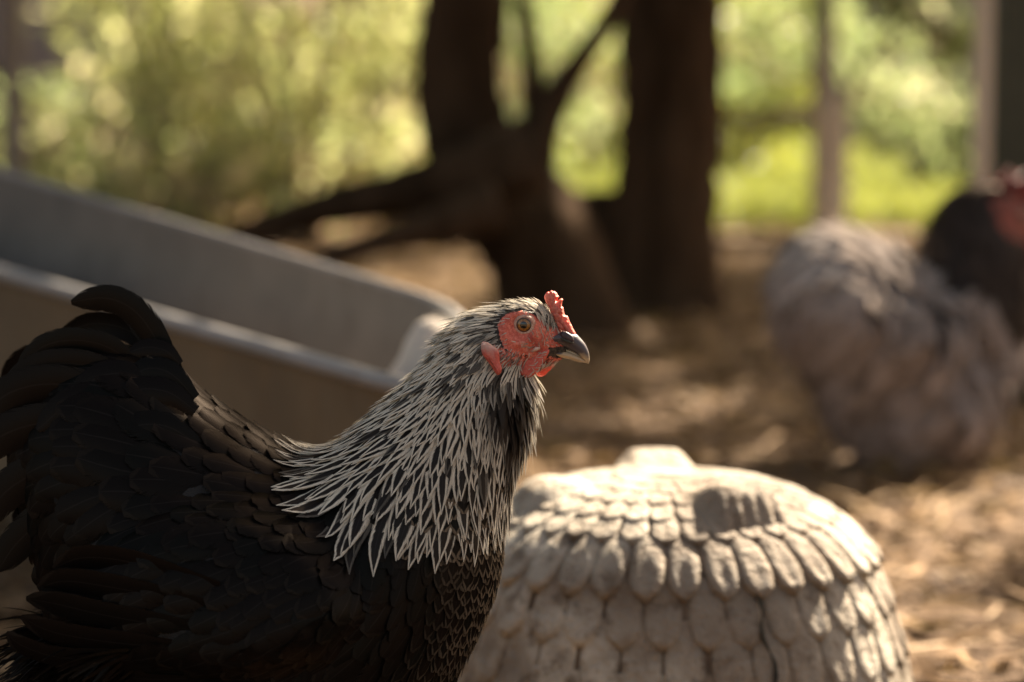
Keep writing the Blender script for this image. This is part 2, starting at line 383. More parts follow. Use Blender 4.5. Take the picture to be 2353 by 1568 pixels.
slivers(26000, (-2.2, 2.4), (1.0, 7.6), (.02, .09), (.0015, .0045), .018, M['straw'], 'straw_litter', 'dry straw strewn over the earth of the run')
slivers(15000, (-2.2, 2.4), (1.0, 7.8), (.012, .045), (.006, .018), .008, M['chips'], 'wood_chips', 'brown wood chips and dead leaves on the ground', thick=True)
def lawn_density(x, y): return np.clip(2.2 - (y - 8) / 10, .3, 1)
def grass(n, xr, yr):
    x = rng.uniform(*xr, n); y = yr[0] + (yr[1] - yr[0]) * rng.uniform(0, 1, n) ** 1.5; h = rng.uniform(.05, .15, n); a = rng.uniform(0, 6.28, n)
    wv = rng.uniform(.006, .014, n) * (1 + (y - 8) * .12); lean = rng.normal(0, .4, (n, 2)) * h[:, None]
    s = np.stack([np.cos(a), np.sin(a), 0 * a], 1) * wv[:, None] / 2; o = np.stack([x, y, 0 * x + .009], 1)
    mid = o + np.stack([lean[:, 0] * .35, lean[:, 1] * .35, h * .6], 1); tip = o + np.stack([lean[:, 0], lean[:, 1], h], 1)
    V = np.stack([o - s, o + s, mid + s * .8, mid - s * .8, tip + s * .1, tip - s * .1], 1).reshape(-1, 3)
    b = np.arange(n)[:, None] * 6; F = np.concatenate([b + np.array([0, 1, 2, 3]), b + np.array([3, 2, 4, 5])], 0)
    tag(mesh_obj('lawn_grass', V, F, M['grass'], attrs={'rnd': np.repeat(rng.uniform(0, 1, n), 6)}), 'sunlit lawn grass beyond the fence', kind='stuff')
grass(60000, (-.5, 7), (9.15, 24))
slivers(4000, (-.5, 4), (7.8, 9.3), (.03, .09), (.004, .009), .02, M['straw'], 'straw_strip', 'pale sunlit straw along the foot of the fence')
slivers(16000, (-6, .2), (8.0, 20), (.05, .16), (.006, .018), .05, M['straw'], 'dry_grass', 'dry pale grass on the ground behind the left hedge', tilt=.8)

# ------------------------------------------------------------------ leaves / shrubs / trees
def leaf_cloud(centers, radii, n, size, rnd_bias=None, keep=None, droop=.2):
    """leaf sized bent quads through clumps; returns verts, faces, rnd"""
    centers = np.asarray(centers, float); radii = np.asarray(radii, float)
    k = rng.integers(0, len(centers), n)
    d = rng.normal(size=(n, 3)); d /= np.linalg.norm(d, axis=1)[:, None]
    r = rng.uniform(.15, 1, n) ** .5
    p = centers[k] + d * radii[k] * r[:, None]
    if keep is not None: m = keep(p); p = p[m]; k = k[m]
    m = p[:, 2] > .01; p = p[m]; k = k[m]
    n = len(p)
    a = rng.normal(size=(n, 3)); a[:, 2] -= droop; a /= np.linalg.norm(a, axis=1)[:, None]
    b = np.cross(a, rng.normal(size=(n, 3))); b /= np.linalg.norm(b, axis=1)[:, None]; c = np.cross(a, b)
    l = rng.uniform(size[0], size[1], n)[:, None]; wd = l * .27
    V = np.stack([p, p + a * l * .45 + b * wd + c * l * .08, p + a * l, p + a * l * .45 - b * wd + c * l * .08], 1).reshape(-1, 3)
    i = np.arange(n)[:, None] * 4; F = np.concatenate([i + np.array([0, 1, 2]), i + np.array([0, 2, 3])], 0)
    rn = np.clip(rng.uniform(0, 1, n) * .8 + rng.uniform(0, 1, len(centers))[k] * .35 - .1, 0, 1)
    return V, F, np.repeat(rn, 4)

def shrub(x, y, h, wd, mat, label, n=3600, size=(.03, .07), group='shrubs beyond the fence', clumps=14):
    root = tag(empty('shrub', (x, y, 0)), label, 'shrub', group)
    rr = random.Random(int(x * 100 + y * 10)); st = []; C = []; Rr = []
    for i in range(clumps):
        hz = h * rr.uniform(.15, .95); a = rr.uniform(0, 6.28); q = wd * .5 * math.sqrt(rr.random()) * (1 - .35 * hz / h)
        c = Vector((math.cos(a) * q, math.sin(a) * q * .7, hz)); C.append(c); rd = rr.uniform(.16, .3) * min(wd, h); Rr.append((rd, rd * .8, rd * .8))
        st.append(tube([(0.03 * math.cos(a), .03 * math.sin(a), 0), c * .5 + Vector((0, 0, hz * .12)), c], [.014, .009, .004], 5))
    v, f = join(st); mesh_obj('stem', v, f, M['bark_grey'], root)
    V, F, rn = leaf_cloud(C, Rr, n, size)
    fo = mesh_obj('foliage', V, F, mat, root, False, attrs={'rnd': rn}); fo['kind'] = 'stuff'
    return root

# ================================================================== generic hen machinery
class HenFrame:
    def __init__(s, anchor_px, Y, yaw, back):
        s.a = yaw; s.fwd = Vector((math.cos(yaw), -math.sin(yaw), 0)); s.nrm = Vector((math.sin(yaw), math.cos(yaw), 0))
        e = W(*anchor_px, Y); s.p0 = Vector((e.x, e.y, 0)) - s.fwd * back
    def L(s, px, py, yl=0.0):
        r = ray(px, py); o = Vector((0, 0, CAMH)); k = (yl - (o - s.p0).dot(s.nrm)) / r.dot(s.nrm); p = o + r * k - s.p0
        return Vector((p.dot(s.fwd), yl, p.z))
    def px(s, P):                        # local points (n,3) -> pixels with y treated as 0
        P = np.asarray(P, float); x = P[:, 0]; z = P[:, 2]
        wx = s.p0.x + s.fwd.x * x; wy = s.p0.y + s.fwd.y * x; wz = z - CAMH
        d = wy * _f.y + wz * _f.z; uu = wy * _u.y + wz * _u.z
        return np.stack([1176.5 + FP * wx / d, 784 - FP * uu / d], 1)

def loft(fr, secs, nu, nv, power=2.0):
    S = resample([(*fr.L(a, b).xz, *fr.L(c, d).xz, h) for a, b, c, d, h in secs], nu)
    th = np.linspace(0, 2 * np.pi, nv, endpoint=False)
    V = np.zeros((nu, nv, 3))
    ct, st = np.cos(th), np.sin(th)
    c2 = np.sign(ct) * np.abs(ct) ** (2 / power); s2 = np.sign(st) * np.abs(st) ** (2 / power)
    for i, (tx, tz, bx, bz, h) in enumerate(S):
        V[i, :, 0] = (tx + bx) / 2 + (tx - bx) / 2 * c2; V[i, :, 2] = (tz + bz) / 2 + (tz - bz) / 2 * c2
        V[i, :, 1] = max(h, .0003) * s2
    F = grid_faces(nu, nv, True)
    V = V.reshape(-1, 3)
    n = len(V); V = np.vstack([V, V[:nv].mean(0), V[-nv:].mean(0)])
    F += [(n, (j + 1) % nv, j) for j in range(nv)]
    F += [(n + 1, (nu - 1) * nv + j, (nu - 1) * nv + (j + 1) % nv) for j in range(nv)]
    U = np.concatenate([np.repeat(np.linspace(0, len(secs) - 1, nu), nv), [0, len(secs) - 1]])
    vol = sum(float(np.dot(V[f[0]], np.cross(V[f[1]], V[f[2]]))) for f in F[::7])
    c = V.mean(0); f = F[(nu // 2) * nv + 3]; m = (V[f[0]] + V[f[1]] + V[f[2]]) / 3
    ax = V[(nu // 2) * nv:(nu // 2 + 1) * nv].mean(0)
    if np.dot(np.cross(V[f[1]] - V[f[0]], V[f[2]] - V[f[0]]), m - ax) < 0: F = [q[::-1] for q in F]
    return V, F, U

def sdist_poly(P, poly):
    """signed distance (positive inside) of points to a polygon"""
    P = np.asarray(P, float); poly = np.asarray(poly, float); n = len(poly)
    d = np.full(len(P), 1e9); ins = np.zeros(len(P), bool)
    for i in range(n):
        a = poly[i]; b = poly[(i + 1) % n]; e = b - a; q = P - a
        t = np.clip((q @ e) / max(e @ e, 1e-9), 0, 1); d = np.minimum(d, np.linalg.norm(q - t[:, None] * e, axis=1))
        c = ((a[1] > P[:, 1]) != (b[1] > P[:, 1])) & (P[:, 0] < (b[0] - a[0]) * (P[:, 1] - a[1]) / ((b[1] - a[1]) if b[1] != a[1] else 1e-9) + a[0])
        ins ^= c
    return np.where(ins, d, -d)
def sstep(a, b, x):
    t = np.clip((x - a) / (b - a), 0, 1); return t * t * (3 - 2 * t)

class Feathers:
    def __init__(s): s.V = []; s.F = []; s.uv = []; s.r = []; s.tone = []; s.lvl = []; s.n = 0; s.count = 0
    def add(s, rows, nrm, widths, tone, lvl, ns=5, cup=.0, rcurve=.05, rnd=None):
        """rows: spine points; nrm: normals; conforming strip of ns columns"""
        nt_ = len(rows); rnd = random.random() if rnd is None else rnd
        base = s.n
        for i in range(nt_):
            p = rows[i]; t = (rows[min(i + 1, nt_ - 1)] - rows[max(i - 1, 0)])
            side = nrm[i].cross(t)
            if side.length < 1e-9: side = Vector((0, 1, 0))
            side.normalize(); hw = widths[i]
            for j in range(ns):
                q = 2 * j / (ns - 1) - 1
                o = q * hw
                v = p + side * o - nrm[i] * (o * o / (2 * rcurve) + cup * hw * (q * q))
                s.V.append(v); s.uv.append(((q + 1) / 2, i / (nt_ - 1)))
        m = nt_ * ns
        s.r += [rnd] * m; s.tone += [tone] * m; s.lvl += [lvl] * m
        for i in range(nt_ - 1):
            for j in range(ns - 1):
                a = base + i * ns + j; s.F.append((a, a + 1, a + 1 + ns, a + ns))
        s.n += m; s.count += 1
    def build(s, name, mat, parent, kind='stuff'):
        o = mesh_obj(name, np.array([tuple(v) for v in s.V]), np.array(s.F), mat, parent, True, s.uv, {'rnd': s.r, 'tone': s.tone, 'lvl': s.lvl})
        if kind: o['kind'] = kind
        return o

def sample_surface(V, F, ncand, radius_fn, U):
    """blue-noise samples on the mesh; radius_fn(points, u) -> spacing (<=0 rejects)"""
    Vn = np.asarray(V); tri = []
    for f in F:
        tri.append((f[0], f[1], f[2]))
        if len(f) == 4: tri.append((f[0], f[2], f[3]))
    tri = np.array(tri); a, b, c = Vn[tri[:, 0]], Vn[tri[:, 1]], Vn[tri[:, 2]]
    ar = np.linalg.norm(np.cross(b - a, c - a), axis=1)
    ctr = (a + b + c) / 3; rad0 = radius_fn(ctr, U[tri[:, 0]])
    wgt = ar / np.maximum(rad0, 1e-4) ** 2 * (rad0 > 0)
    k = rng.choice(len(tri), ncand, p=wgt / wgt.sum()); r1 = np.sqrt(rng.uniform(0, 1, ncand)); r2 = rng.uniform(0, 1, ncand)
    P = a[k] * (1 - r1)[:, None] + b[k] * (r1 * (1 - r2))[:, None] + c[k] * (r1 * r2)[:, None]
    Uq = U[tri[k, 0]]; rad = radius_fn(P, Uq)
    cell = {}; out = []; g = .02
    for i in range(ncand):
        r = rad[i]
        if r <= 0: continue
        p = P[i]; key = (int(p[0] // g), int(p[1] // g), int(p[2] // g)); ok = True
        m = 1
        for dx in (-1, 0, 1):
            for dy in (-1, 0, 1):
                for dz in (-1, 0, 1):
                    for q in cell.get((key[0] + dx, key[1] + dy, key[2] + dz), ()):
                        if (q[0] - p[0]) ** 2 + (q[1] - p[1]) ** 2 + (q[2] - p[2]) ** 2 < r * r: ok = False; break
                    if not ok: break
                if not ok: break
            if not ok: break
        if ok: cell.setdefault(key, []).append((p[0], p[1], p[2])); out.append(i)
    return P[out], Uq[out]

class Flow:
    def __init__(s, samples):
        a = np.array(samples, float); s.p = a[:, :2]; d = a[:, 2:4]; s.d = d / np.linalg.norm(d, axis=1)[:, None]
    def at(s, x, y):
        w_ = 1 / (((s.p[:, 0] - x) ** 2 + (s.p[:, 1] - y) ** 2) + 120) ** 1.5
        d = (s.d * w_[:, None]).sum(0); return d / (np.linalg.norm(d) + 1e-9)

def march(fr, bvh, p, flow, length, n, h0, h1, jit=0.0, hpow=1.0, curl=0.0):
    p = Vector(p); pts = []; nr = []; st = length / (n - 1); cj, sj = math.cos(jit), math.sin(jit)
    loc, nn, _, _ = bvh.find_nearest(p); cur = loc; q = None
    for i in range(n):
        t = i / (n - 1); h = h0 + (h1 - h0) * t ** hpow
        pts.append(cur + nn * h); nr.append(nn.copy())
        if i == n - 1: break
        a = fr.px([cur])[0]; d = flow.at(a[0], a[1])
        dx, dz = d[0], -d[1]
        dx, dz = dx * cj - dz * sj, dx * sj + dz * cj
        D = Vector((dx, 0, dz)); D = D - nn * D.dot(nn)
        if D.length < .15 and q is not None: D = q - nn * q.dot(nn)
        if D.length < 1e-6: D = Vector((-1, 0, -.2))
        D.normalize(); q = D
        nxt = cur + D * st
        loc, n2, _, _ = bvh.find_nearest(nxt); cur = loc; nn = (nn * .3 + n2 * .7).normalized()
    return pts, nr

def plate(outline, thick, inset, dirv, bulge_fn=None):
    """thick plate with rounded edge from an outline of 3D points; dirv = thickness direction"""
    bm = bmesh.new(); dirv = Vector(dirv).normalized(); n = len(outline); c = sum(outline, Vector()) / n
    pts = [Vector(p) for p in outline]
    def inset_ring(k):
        out = []
        for i in range(n):
            a, b, d = pts[i - 1], pts[i], pts[(i + 1) % n]
            t = (d - a).normalized(); m = t.cross(dirv).normalized()
            out.append(b + m * k)
        return out
    test = inset_ring(inset)
    sgn = 1 if sum((test[i] - c).length - (pts[i] - c).length for i in range(n)) < 0 else -1
    rings = []
    for k, h in ((0, 0), (inset * .35, .62), (inset, 1.0)):
        rings.append((inset_ring(k * sgn), h * thick / 2))
    def mk(side):
        rs = []
        for ri, (rg, h) in enumerate(rings):
            if ri == 0 and side == -1: rs.append(base); continue
            rs.append([bm.verts.new(p + dirv * h * side) for p in rg])
        for a, b in zip(rs, rs[1:]):
            for i in range(n):
                f = [a[i], a[(i + 1) % n], b[(i + 1) % n], b[i]]
                bm.faces.new(f if side == 1 else f[::-1])
        f = rs[-1]; bm.faces.new(f if side == 1 else f[::-1])
        return rs[0]
    base = mk(1); mk(-1)
    bmesh.ops.triangulate(bm, faces=[f for f in bm.faces if len(f.verts) > 4])
    bmesh.ops.recalc_face_normals(bm, faces=bm.faces)
    V = [v.co.copy() for v in bm.verts]; bm.verts.index_update(); F = [tuple(v.index for v in f.verts) for f in bm.faces]; bm.free()
    return V, F
def densify(pts, per=3):
    """closed smooth outline"""
    P = [Vector(p) for p in pts]; n = len(P); out = []
    for i in range(n):
        p0, p1, p2, p3 = P[i - 1], P[i], P[(i + 1) % n], P[(i + 2) % n]
        for k in range(per):
            t = k / per
            out.append(.5 * ((2 * p1) + (-p0 + p2) * t + (2 * p0 - 5 * p1 + 4 * p2 - p3) * t * t + (-p0 + 3 * p1 - 3 * p2 + p3) * t ** 3))
    return out
def hen_legs(root, xs, ztop, r, mat, spread=.05, toe=.055):
    for sy, x in ((-1, xs[0]), (1, xs[1])):
        y = spread * sy; a = .0
        parts = [tube([(x - .035, y, ztop + .03), (x - .025, y, ztop), (x - .03, y, ztop * .55), (x - .012, y, .02), (x - .008, y, .008)],
                      [r * 2.2, r * 1.35, r * .95, r, r * 1.1], 10)]
        for ang in (-.45, 0, .45, math.pi):
            l = toe * (.6 if ang > 2 else 1)
            d = Vector((math.cos(ang), math.sin(ang), 0)); o = Vector((x - .008, y, .009))
            parts.append(tube([o, o + d * l * .4 + Vector((0, 0, .004)), o + d * l * .8 - Vector((0, 0, .002)), o + d * l * .95 - Vector((0, 0, .004)), o + d * l * 1.12 - Vector((0, 0, .007))],
                              [r * .85, r * .8, r * .6, r * .35, r * .08], 8))
        v, f = join(parts); mesh_obj('leg', v, f, mat, root)

# ================================================================== HEN 1 (the sharp black hen)
def Z(zx, zy): return 1029.6 + zx * .15918, 636.5 + zy * .15918      # enlarged head crop -> photo pixels
def make_hen():
    fr = HenFrame((1203, 747), 1.43, R(7), .10)
    root = empty('hen', fr.p0, -fr.a)
    tag(root, 'black hen with silver-laced neck and red comb, sharp in the foreground', 'hen')
    secs = [(55, 975, 45, 1130, .016), (105, 890, 85, 1240, .034), (195, 828, 120, 1350, .050), (325, 815, 150, 1480, .064), (470, 920, 250, 1640, .082),
            (590, 992, 420, 1760, .091), (680, 1040, 620, 1810, .094), (745, 1038, 840, 1780, .090), (800, 1010, 985, 1650, .080),
            (840, 975, 1085, 1470, .068), (880, 938, 1138, 1330, .058), (920, 900, 1146, 1225, .050), (960, 855, 1168, 1110, .042),
            (1000, 805, 1196, 1015, .0355), (1035, 762, 1216, 935, .030), (1072, 730, 1218, 880, .0265),
            (1115, 712, 1218, 862, .0235), (1160, 697, 1226, 853, .0205), (1205, 692, 1240, 848, .0182), (1243, 700, 1262, 842, .0138),
            (1268, 730, 1278, 834, .0092), (1290, 764, 1294, 824, .0058), (1300, 778, 1302, 816, .0040)]
    NU, NV = 330, 112
    V, F, U = loft(fr, secs, NU, NV)
    PX = fr.px(V); sgn = np.sign(V[:, 1]); ay = np.abs(V[:, 1])
    # wing pad and thigh bulge, pushed sideways
    wing = [(150, 1370), (215, 1260), (330, 1180), (470, 1110), (620, 1090), (760, 1140), (880, 1250), (900, 1360), (820, 1450), (600, 1490), (380, 1480), (230, 1450)]
    dw = sstep(-5, 70, sdist_poly(PX, wing)); V[:, 1] += sgn * dw * .017 * sstep(.005, .03, ay)
    # head sculpt: brow, eye hollow, cheek
    ex, ey = Z(1092, 695)
    de = np.hypot(PX[:, 0] - ex, PX[:, 1] - ey)
    side = sstep(.002, .008, ay)
    V[:, 1] -= sgn * side * .0026 * np.exp(-(de / 20) ** 2)
    V[:, 1] += sgn * side * .0016 * np.exp(-((de - 34) / 10) ** 2)
    bx, by = Z(1150, 500); V[:, 1] += sgn * side * .0022 * np.exp(-((PX[:, 0] - bx) / 26) ** 2 - ((PX[:, 1] - by) / 9) ** 2)
    cx, cy_ = Z(900, 1080); V[:, 1] += sgn * side * .0022 * np.exp(-((PX[:, 0] - cx) / 30) ** 2 - ((PX[:, 1] - cy_) / 20) ** 2)
    face = [Z(*p) for p in [(775, 640), (820, 560), (920, 490), (1100, 460), (1250, 500), (1380, 590), (1500, 700), (1600, 740), (1780, 780), (1700, 990), (1480, 1000),
                            (1460, 1120), (1340, 1180), (1240, 1090), (1150, 1075), (1000, 1045), (890, 970), (835, 880), (800, 760)]]
    cheek = [Z(*p) for p in [(690, 900), (860, 960), (1000, 1030), (1180, 1080), (1460, 1110), (1700, 1170), (1520, 1310), (1280, 1400), (1020, 1380), (860, 1300), (770, 1120)]]
    # the face sits ~16 mm nearer than the mid plane: shift the pixel test a touch
    red = np.maximum(sstep(-5, 5, sdist_poly(PX, face)), .56 * sstep(-8, 6, sdist_poly(PX, cheek)))
    wr = (np.sin(PX[:, 0] * .42 + PX[:, 1] * .75 + 1.5 * np.sin(PX[:, 0] * .13)) * .00035 + np.sin(PX[:, 0] * .9 - PX[:, 1] * .5 + 2 * np.sin(PX[:, 1] * .2)) * .00025) * red * side * sstep(22, 34, de); V[:, 1] += sgn * wr
    pale = sstep(1010, 1060, PX[:, 0]) * sstep(900, 860, PX[:, 1])
    mesh_obj('body', V, F, M['hen_skin'], root, True, None, {'red': red, 'pale': pale})
    bvh = BVHTree.FromPolygons([tuple(v) for v in V], F)

    flow = Flow([(1250, 697, -1, -.25), (1235, 715, -.8, -.6), (1258, 745, -.45, -.85), (1268, 765, -.3, -.9), (1200, 692, -1, -.02), (1165, 705, -1, .1), (1130, 702, -1, .15), (1080, 722, -1, .45), (1110, 745, -1, .35), (1130, 775, -.75, .7), (1100, 800, -.6, .8),
                 (1140, 815, -.5, .9), (1165, 845, -.75, .6), (1220, 850, -.6, .8), (1270, 845, -.7, .6), (1190, 815, -.9, .35), (1145, 880, -.3, 1),
                 (1030, 762, -.75, .7), (950, 850, -.75, .68), (850, 940, -.85, .5), (760, 985, -1, .25), (680, 1020, -1, .2),
                 (1050, 870, -.5, .85), (1000, 950, -.5, .85), (900, 1000, -.68, .75), (800, 1040, -.82, .6), (720, 1080, -.78, .65),
                 (1130, 900, -.15, 1), (1100, 960, -.12, 1), (1050, 1050, -.22, 1), (960, 1080, -.38, 1), (860, 1130, -.25, 1), (900, 1230, -.12, 1),
                 (780, 1100, -.65, .8), (700, 1130, -.72, .7), (1190, 950, -.05, 1), (1200, 900, .12, 1), (1225, 890, .2, 1), (1150, 1050, -.18, 1), (1100, 1150, -.12, 1), (1140, 1250, -.1, 1),
                 (1130, 1330, -.35, 1), (1080, 1450, -.5, 1), (1000, 1520, -.8, .7), (900, 1400, -.85, .6), (800, 1300, -.95, .45),
                 (700, 1200, -.9, .5), (550, 1150, -.9, .4), (400, 1250, -.85, .55), (300, 1350, -.92, .35), (500, 1350, -.95, .3), (600, 1500, -1, .12), (350, 1550, -.9, .3), (200, 1600, -.7, .6),
                 (600, 1010, -1, -.1), (500, 955, -.9, -.38), (400, 895, -.85, -.5), (300, 860, -.85, -.4), (200, 930, -.98, -.15), (150, 1050, -1, .2), (300, 1020, -1, -.1),
                 (150, 1200, -.6, .8), (300, 1150, -.9, .5), (450, 1040, -1, .0), (700, 1700, -1, .3), (500, 1750, -1, .1)])
    hroots = [(1300, 900), (1240, 860), (1200, 830), (1150, 830), (1125, 790), (1130, 745), (1160, 700), (1100, 640), (900, 800), (820, 900), (775, 985), (785, 1020), (820, 1060), (850, 1100), (890, 1128), (950, 1132), (1060, 1120), (1130, 1110), (1300, 1100)]
    nomask = [Z(*p) for p in [(760, 640), (810, 545), (910, 470), (1100, 430), (1240, 470), (1330, 560), (1400, 670), (1490, 760), (1640, 745), (1900, 700), (2300, 900), (1750, 1180), (1450, 1160), (1300, 1300), (1180, 1110), (1000, 1060), (880, 990), (820, 880), (790, 760)]]
    # ---- neck cape ----
    def rad_h(P, u):
        q = fr.px(P); d = sdist_poly(q, hroots)
        s = .0020 + .0028 * sstep(840, 1120, q[:, 1]) + .0012 * sstep(1000, 800, q[:, 0])
        return np.where(d > 0, s, -1)
    P, Uq = sample_surface(V, F, 26000, rad_h, U); q = fr.px(P); fe = Feathers(); order = np.argsort(-q[:, 1])
    for i in order:
        x, y = q[i]; k = float(sstep(760, 1090, y)); kb = float(sstep(1000, 760, x))
        L_ = (.014 + .026 * k + .009 * kb * (1 - k) + .006 * kb) * random.uniform(.85, 1.15); wd = (.0018 + .0029 * k) * random.uniform(.82, 1.2)
        throat = float(sstep(1165, 1215, x) * sstep(1120, 900, y)); 
        lift = .0022 + .0022 * k + random.random() ** 3 * .0035 + throat * random.random() * .007 + float(sstep(1120, 1070, x) * sstep(800, 760, y)) * random.random() ** 2 * .006
        pts, nr = march(fr, bvh, P[i], flow, L_, 8, .0004, lift, random.gauss(0, .07 + .12 * throat), 1.0)
        prof = [.45, .70, .88, 1.0, .95, .74, .42, .05]
        tone = .15 + .42 * k + random.gauss(0, .08)
        # dark throat under the ear
        dk = math.exp(-((x - 1172) / 34) ** 2 - ((y - 885) / 34) ** 2) + .8 * math.exp(-((x - 1192) / 16) ** 2 - ((y - 940) / 50) ** 2)
        lvl = max(0, 1 - dk * 1.5) * (1.0 if random.random() > .06 + .12 * (1 - k) else .15)
        fe.add(pts, nr, [wd * a for a in prof], tone, lvl, 5, .06, .03 + .03 * k)
    fe.build('neck_hackle', M['hackle'], root); nh = fe.count
    # ---- head feathers ----
    def rad_hd(P, u):
        q = fr.px(P); m = sdist_poly(q, nomask); h = (q[:, 0] > 1040) & (q[:, 1] < 905) & (q[:, 0] < 1300)
        return np.where(h & (m + rng.normal(0, 2.5, len(m)) < -.5), .0015, -1)
    P, Uq = sample_surface(V, F, 9000, rad_hd, U); q = fr.px(P); fe = Feathers()
    for i in np.argsort(q[:, 0]):
        x, y = q[i]
        crown = y < 740; low = y > 800
        L_ = (.0065 + .005 * float(sstep(1200, 1080, x))) * random.uniform(.8, 1.25); wd = .00085 * random.uniform(.7, 1.3)
        lift = .0010 + random.random() ** 2 * .0022
        tone = random.uniform(.1, .5); lvl = 1.0
        if not crown:
            lvl = random.choice((.2, .4, .6, .85)) if (low or x > 1100) else .9; tone *= (.3 if (low or x > 1110) else 1)
            if x < 1180 and y > 830: lvl *= .2
            lift += random.random() * .001; wd *= .8
        elif random.random() < .28: lvl = .08
        if sdist_poly([(x, y)], cheek)[0] > -8: wd *= .5; lvl = random.choice((.3, .6, .8, .9)); tone = 0; L_ *= .8
        if 1195 < x < 1262 and y < 740: lvl = .9 if random.random() > .15 else .2; tone = .05; wd *= 1.15
        if x < 1110 and y < 775: lift += random.random() ** 3 * .006; L_ *= 1.25; wd *= 1.25
        pts, nr = march(fr, bvh, P[i], flow, L_, 5, .0001, lift, random.gauss(0, .16))
        fe.add(pts, nr, [wd * a for a in (.5, 1, .95, .6, .1)], tone, lvl, 3, .05, .015)
    # pale bristles over the red face
    def rad_f(P, u):
        q = fr.px(P); m = sdist_poly(q, face); d = np.hypot(q[:, 0] - ex, q[:, 1] - ey)
        return np.where((m > 1) & (d > 30), .0021, -1)
    P, Uq = sample_surface(V, F, 1500, rad_f, U); q = fr.px(P)
    for i in range(len(P)):
        front = float(sstep(1240, 1262, q[i][0]) * sstep(800, 770, q[i][1]))
        if random.random() > .6 + .4 * front: continue
        pts, nr = march(fr, bvh, P[i], flow, random.uniform(.0018, .0045) * (1 + front), 4, 0, .0009, random.gauss(0, .5))
        fe.add(pts, nr, [.00032 * a for a in (.8, 1, .7, .2)], 0, random.uniform(.4, 1), 3, 0, .02)
    for k in range(46):                 # fine pale bristles over the wattle
        zx = random.uniform(1060, 1420); zy = 1080 + random.random() * 340
        if abs(zx - (1440 - (zy - 1060) * .72)) > 90: continue
        l = fr.L(*Z(zx, zy), -.0185); d = Vector((random.gauss(-.5, .3), -.12, random.gauss(-.5, .3))).normalized() * random.uniform(.002, .0045)
        o_ = Vector((l.x, -.0148 - .003 * (zy - 1080) / 340, l.z)); fe.add([o_, o_ + d * .5 + Vector((0, -.0003, 0)), o_ + d], [Vector((0, -1, 0))] * 3, [.00022, .0002, .00006], 0, .8, 3, 0, .05)
    fe.build('head_feathers', M['hackle'], root)
    # ---- body feathers ----
    bod = [(1300, 1040), (1100, 1030), (950, 1030), (820, 990), (740, 930), (-100, 600), (-200, 2200), (1500, 2200)]
    def rad_b(P, u):
        q = fr.px(P); d = sdist_poly(q, bod); s = .0085 + .003 * sstep(900, 500, q[:, 0]) - .0035 * sstep(980, 1080, q[:, 0]) - .001 * sstep(1000, 1150, q[:, 1]) * sstep(500, 800, q[:, 0])
        return np.where(d > 0, s, -1)
    P, Uq = sample_surface(V, F, 16000, rad_b, U); q = fr.px(P); fb = Feathers(); fbr = Feathers()
    front = np.array([(1150, 1200), (1157, 1265), (1150, 1310), (1120, 1400), (1085, 1460), (1040, 1540)])
    for i in range(len(P)):
        x, y = q[i]; df = np.min(np.hypot(front[:, 0] - x, front[:, 1] - y)); br = x > 940 and df < 190 and y > 1030
        if br:
            L_ = random.uniform(.019, .026); wd = random.uniform(.0042, .0058)
            lv = .55 * float(np.clip(1.05 - df / 120, 0, 1)) * float(sstep(1560, 1330, y)) * random.uniform(.5, 1.0)
            if y < 1180: lv = max(lv, .5)
            pts, nr = march(fr, bvh, P[i], flow, L_, 7, .0002, .0030 + random.random() * .0012, random.gauss(0, .1))
            fbr.add(pts, nr, [wd * a for a in (.5, .85, 1, 1.03, .97, .76, .30)], .80 + random.uniform(-.03, .06), lv, 7, .05, .06)
        else:
            big = float(sstep(700, 350, x)) * float(sstep(1250, 1000, y)); fl = float(sstep(1440, 1540, y) * sstep(700, 400, x))
            L_ = random.uniform(.026, .034) * (1 + .45 * big); wd = random.uniform(.0075, .0098) * (1 + .35 * big)
            if fl > .5: L_ *= 1.2; wd *= .6
            pts, nr = march(fr, bvh, P[i], flow, L_, 8, .0002, .0024 + .0022 * big + random.random() * .0014 + fl * random.random() * .012, random.gauss(0, .10 + .15 * fl))
            fb.add(pts, nr, [wd * a for a in (.5, .82, .98, 1.05, 1.05, .97, .80, .40)], .97, .03 * random.random(), 7, .10, .08)
    fbr.build('breast_feathers', M['black'], root); fb.build('body_feathers', M['black'], root)

    # ---- tail and wing quills: every one an object of its own ----
    def quill(name, spine, y0, y1, width, cupn=.10, outn=Vector((0, -1, 0)), tip=.25, roll=0.0, lvl=0.0):
        S = resample([(*fr.L(px, py).xz,) for px, py in spine], 16); n = len(S); rows = []; nr = []
        for k, (x, z) in enumerate(S):
            t = k / (n - 1); rows.append(Vector((x, y0 + (y1 - y0) * t, z)))
        sg = -1 if (y0 + y1) < 0 else 1
        for k in range(n):
            nn = Vector((roll * .5, sg, roll * sg * 0 + roll)).normalized(); nr.append(nn)
        wp = [width * min(1, .45 + 1.6 * (k / (n - 1))) * (math.sqrt(max(0, 1 - max(0, (k / (n - 1) - .62) / .385) ** 2))) for k in range(n)]
        f = Feathers(); f.add(rows, nr, [max(a, .0004) for a in wp], .96, lvl, 9, cupn * .35, .14); return f.build(name, M['quill'], root, None)
    px = 1 / 3913.
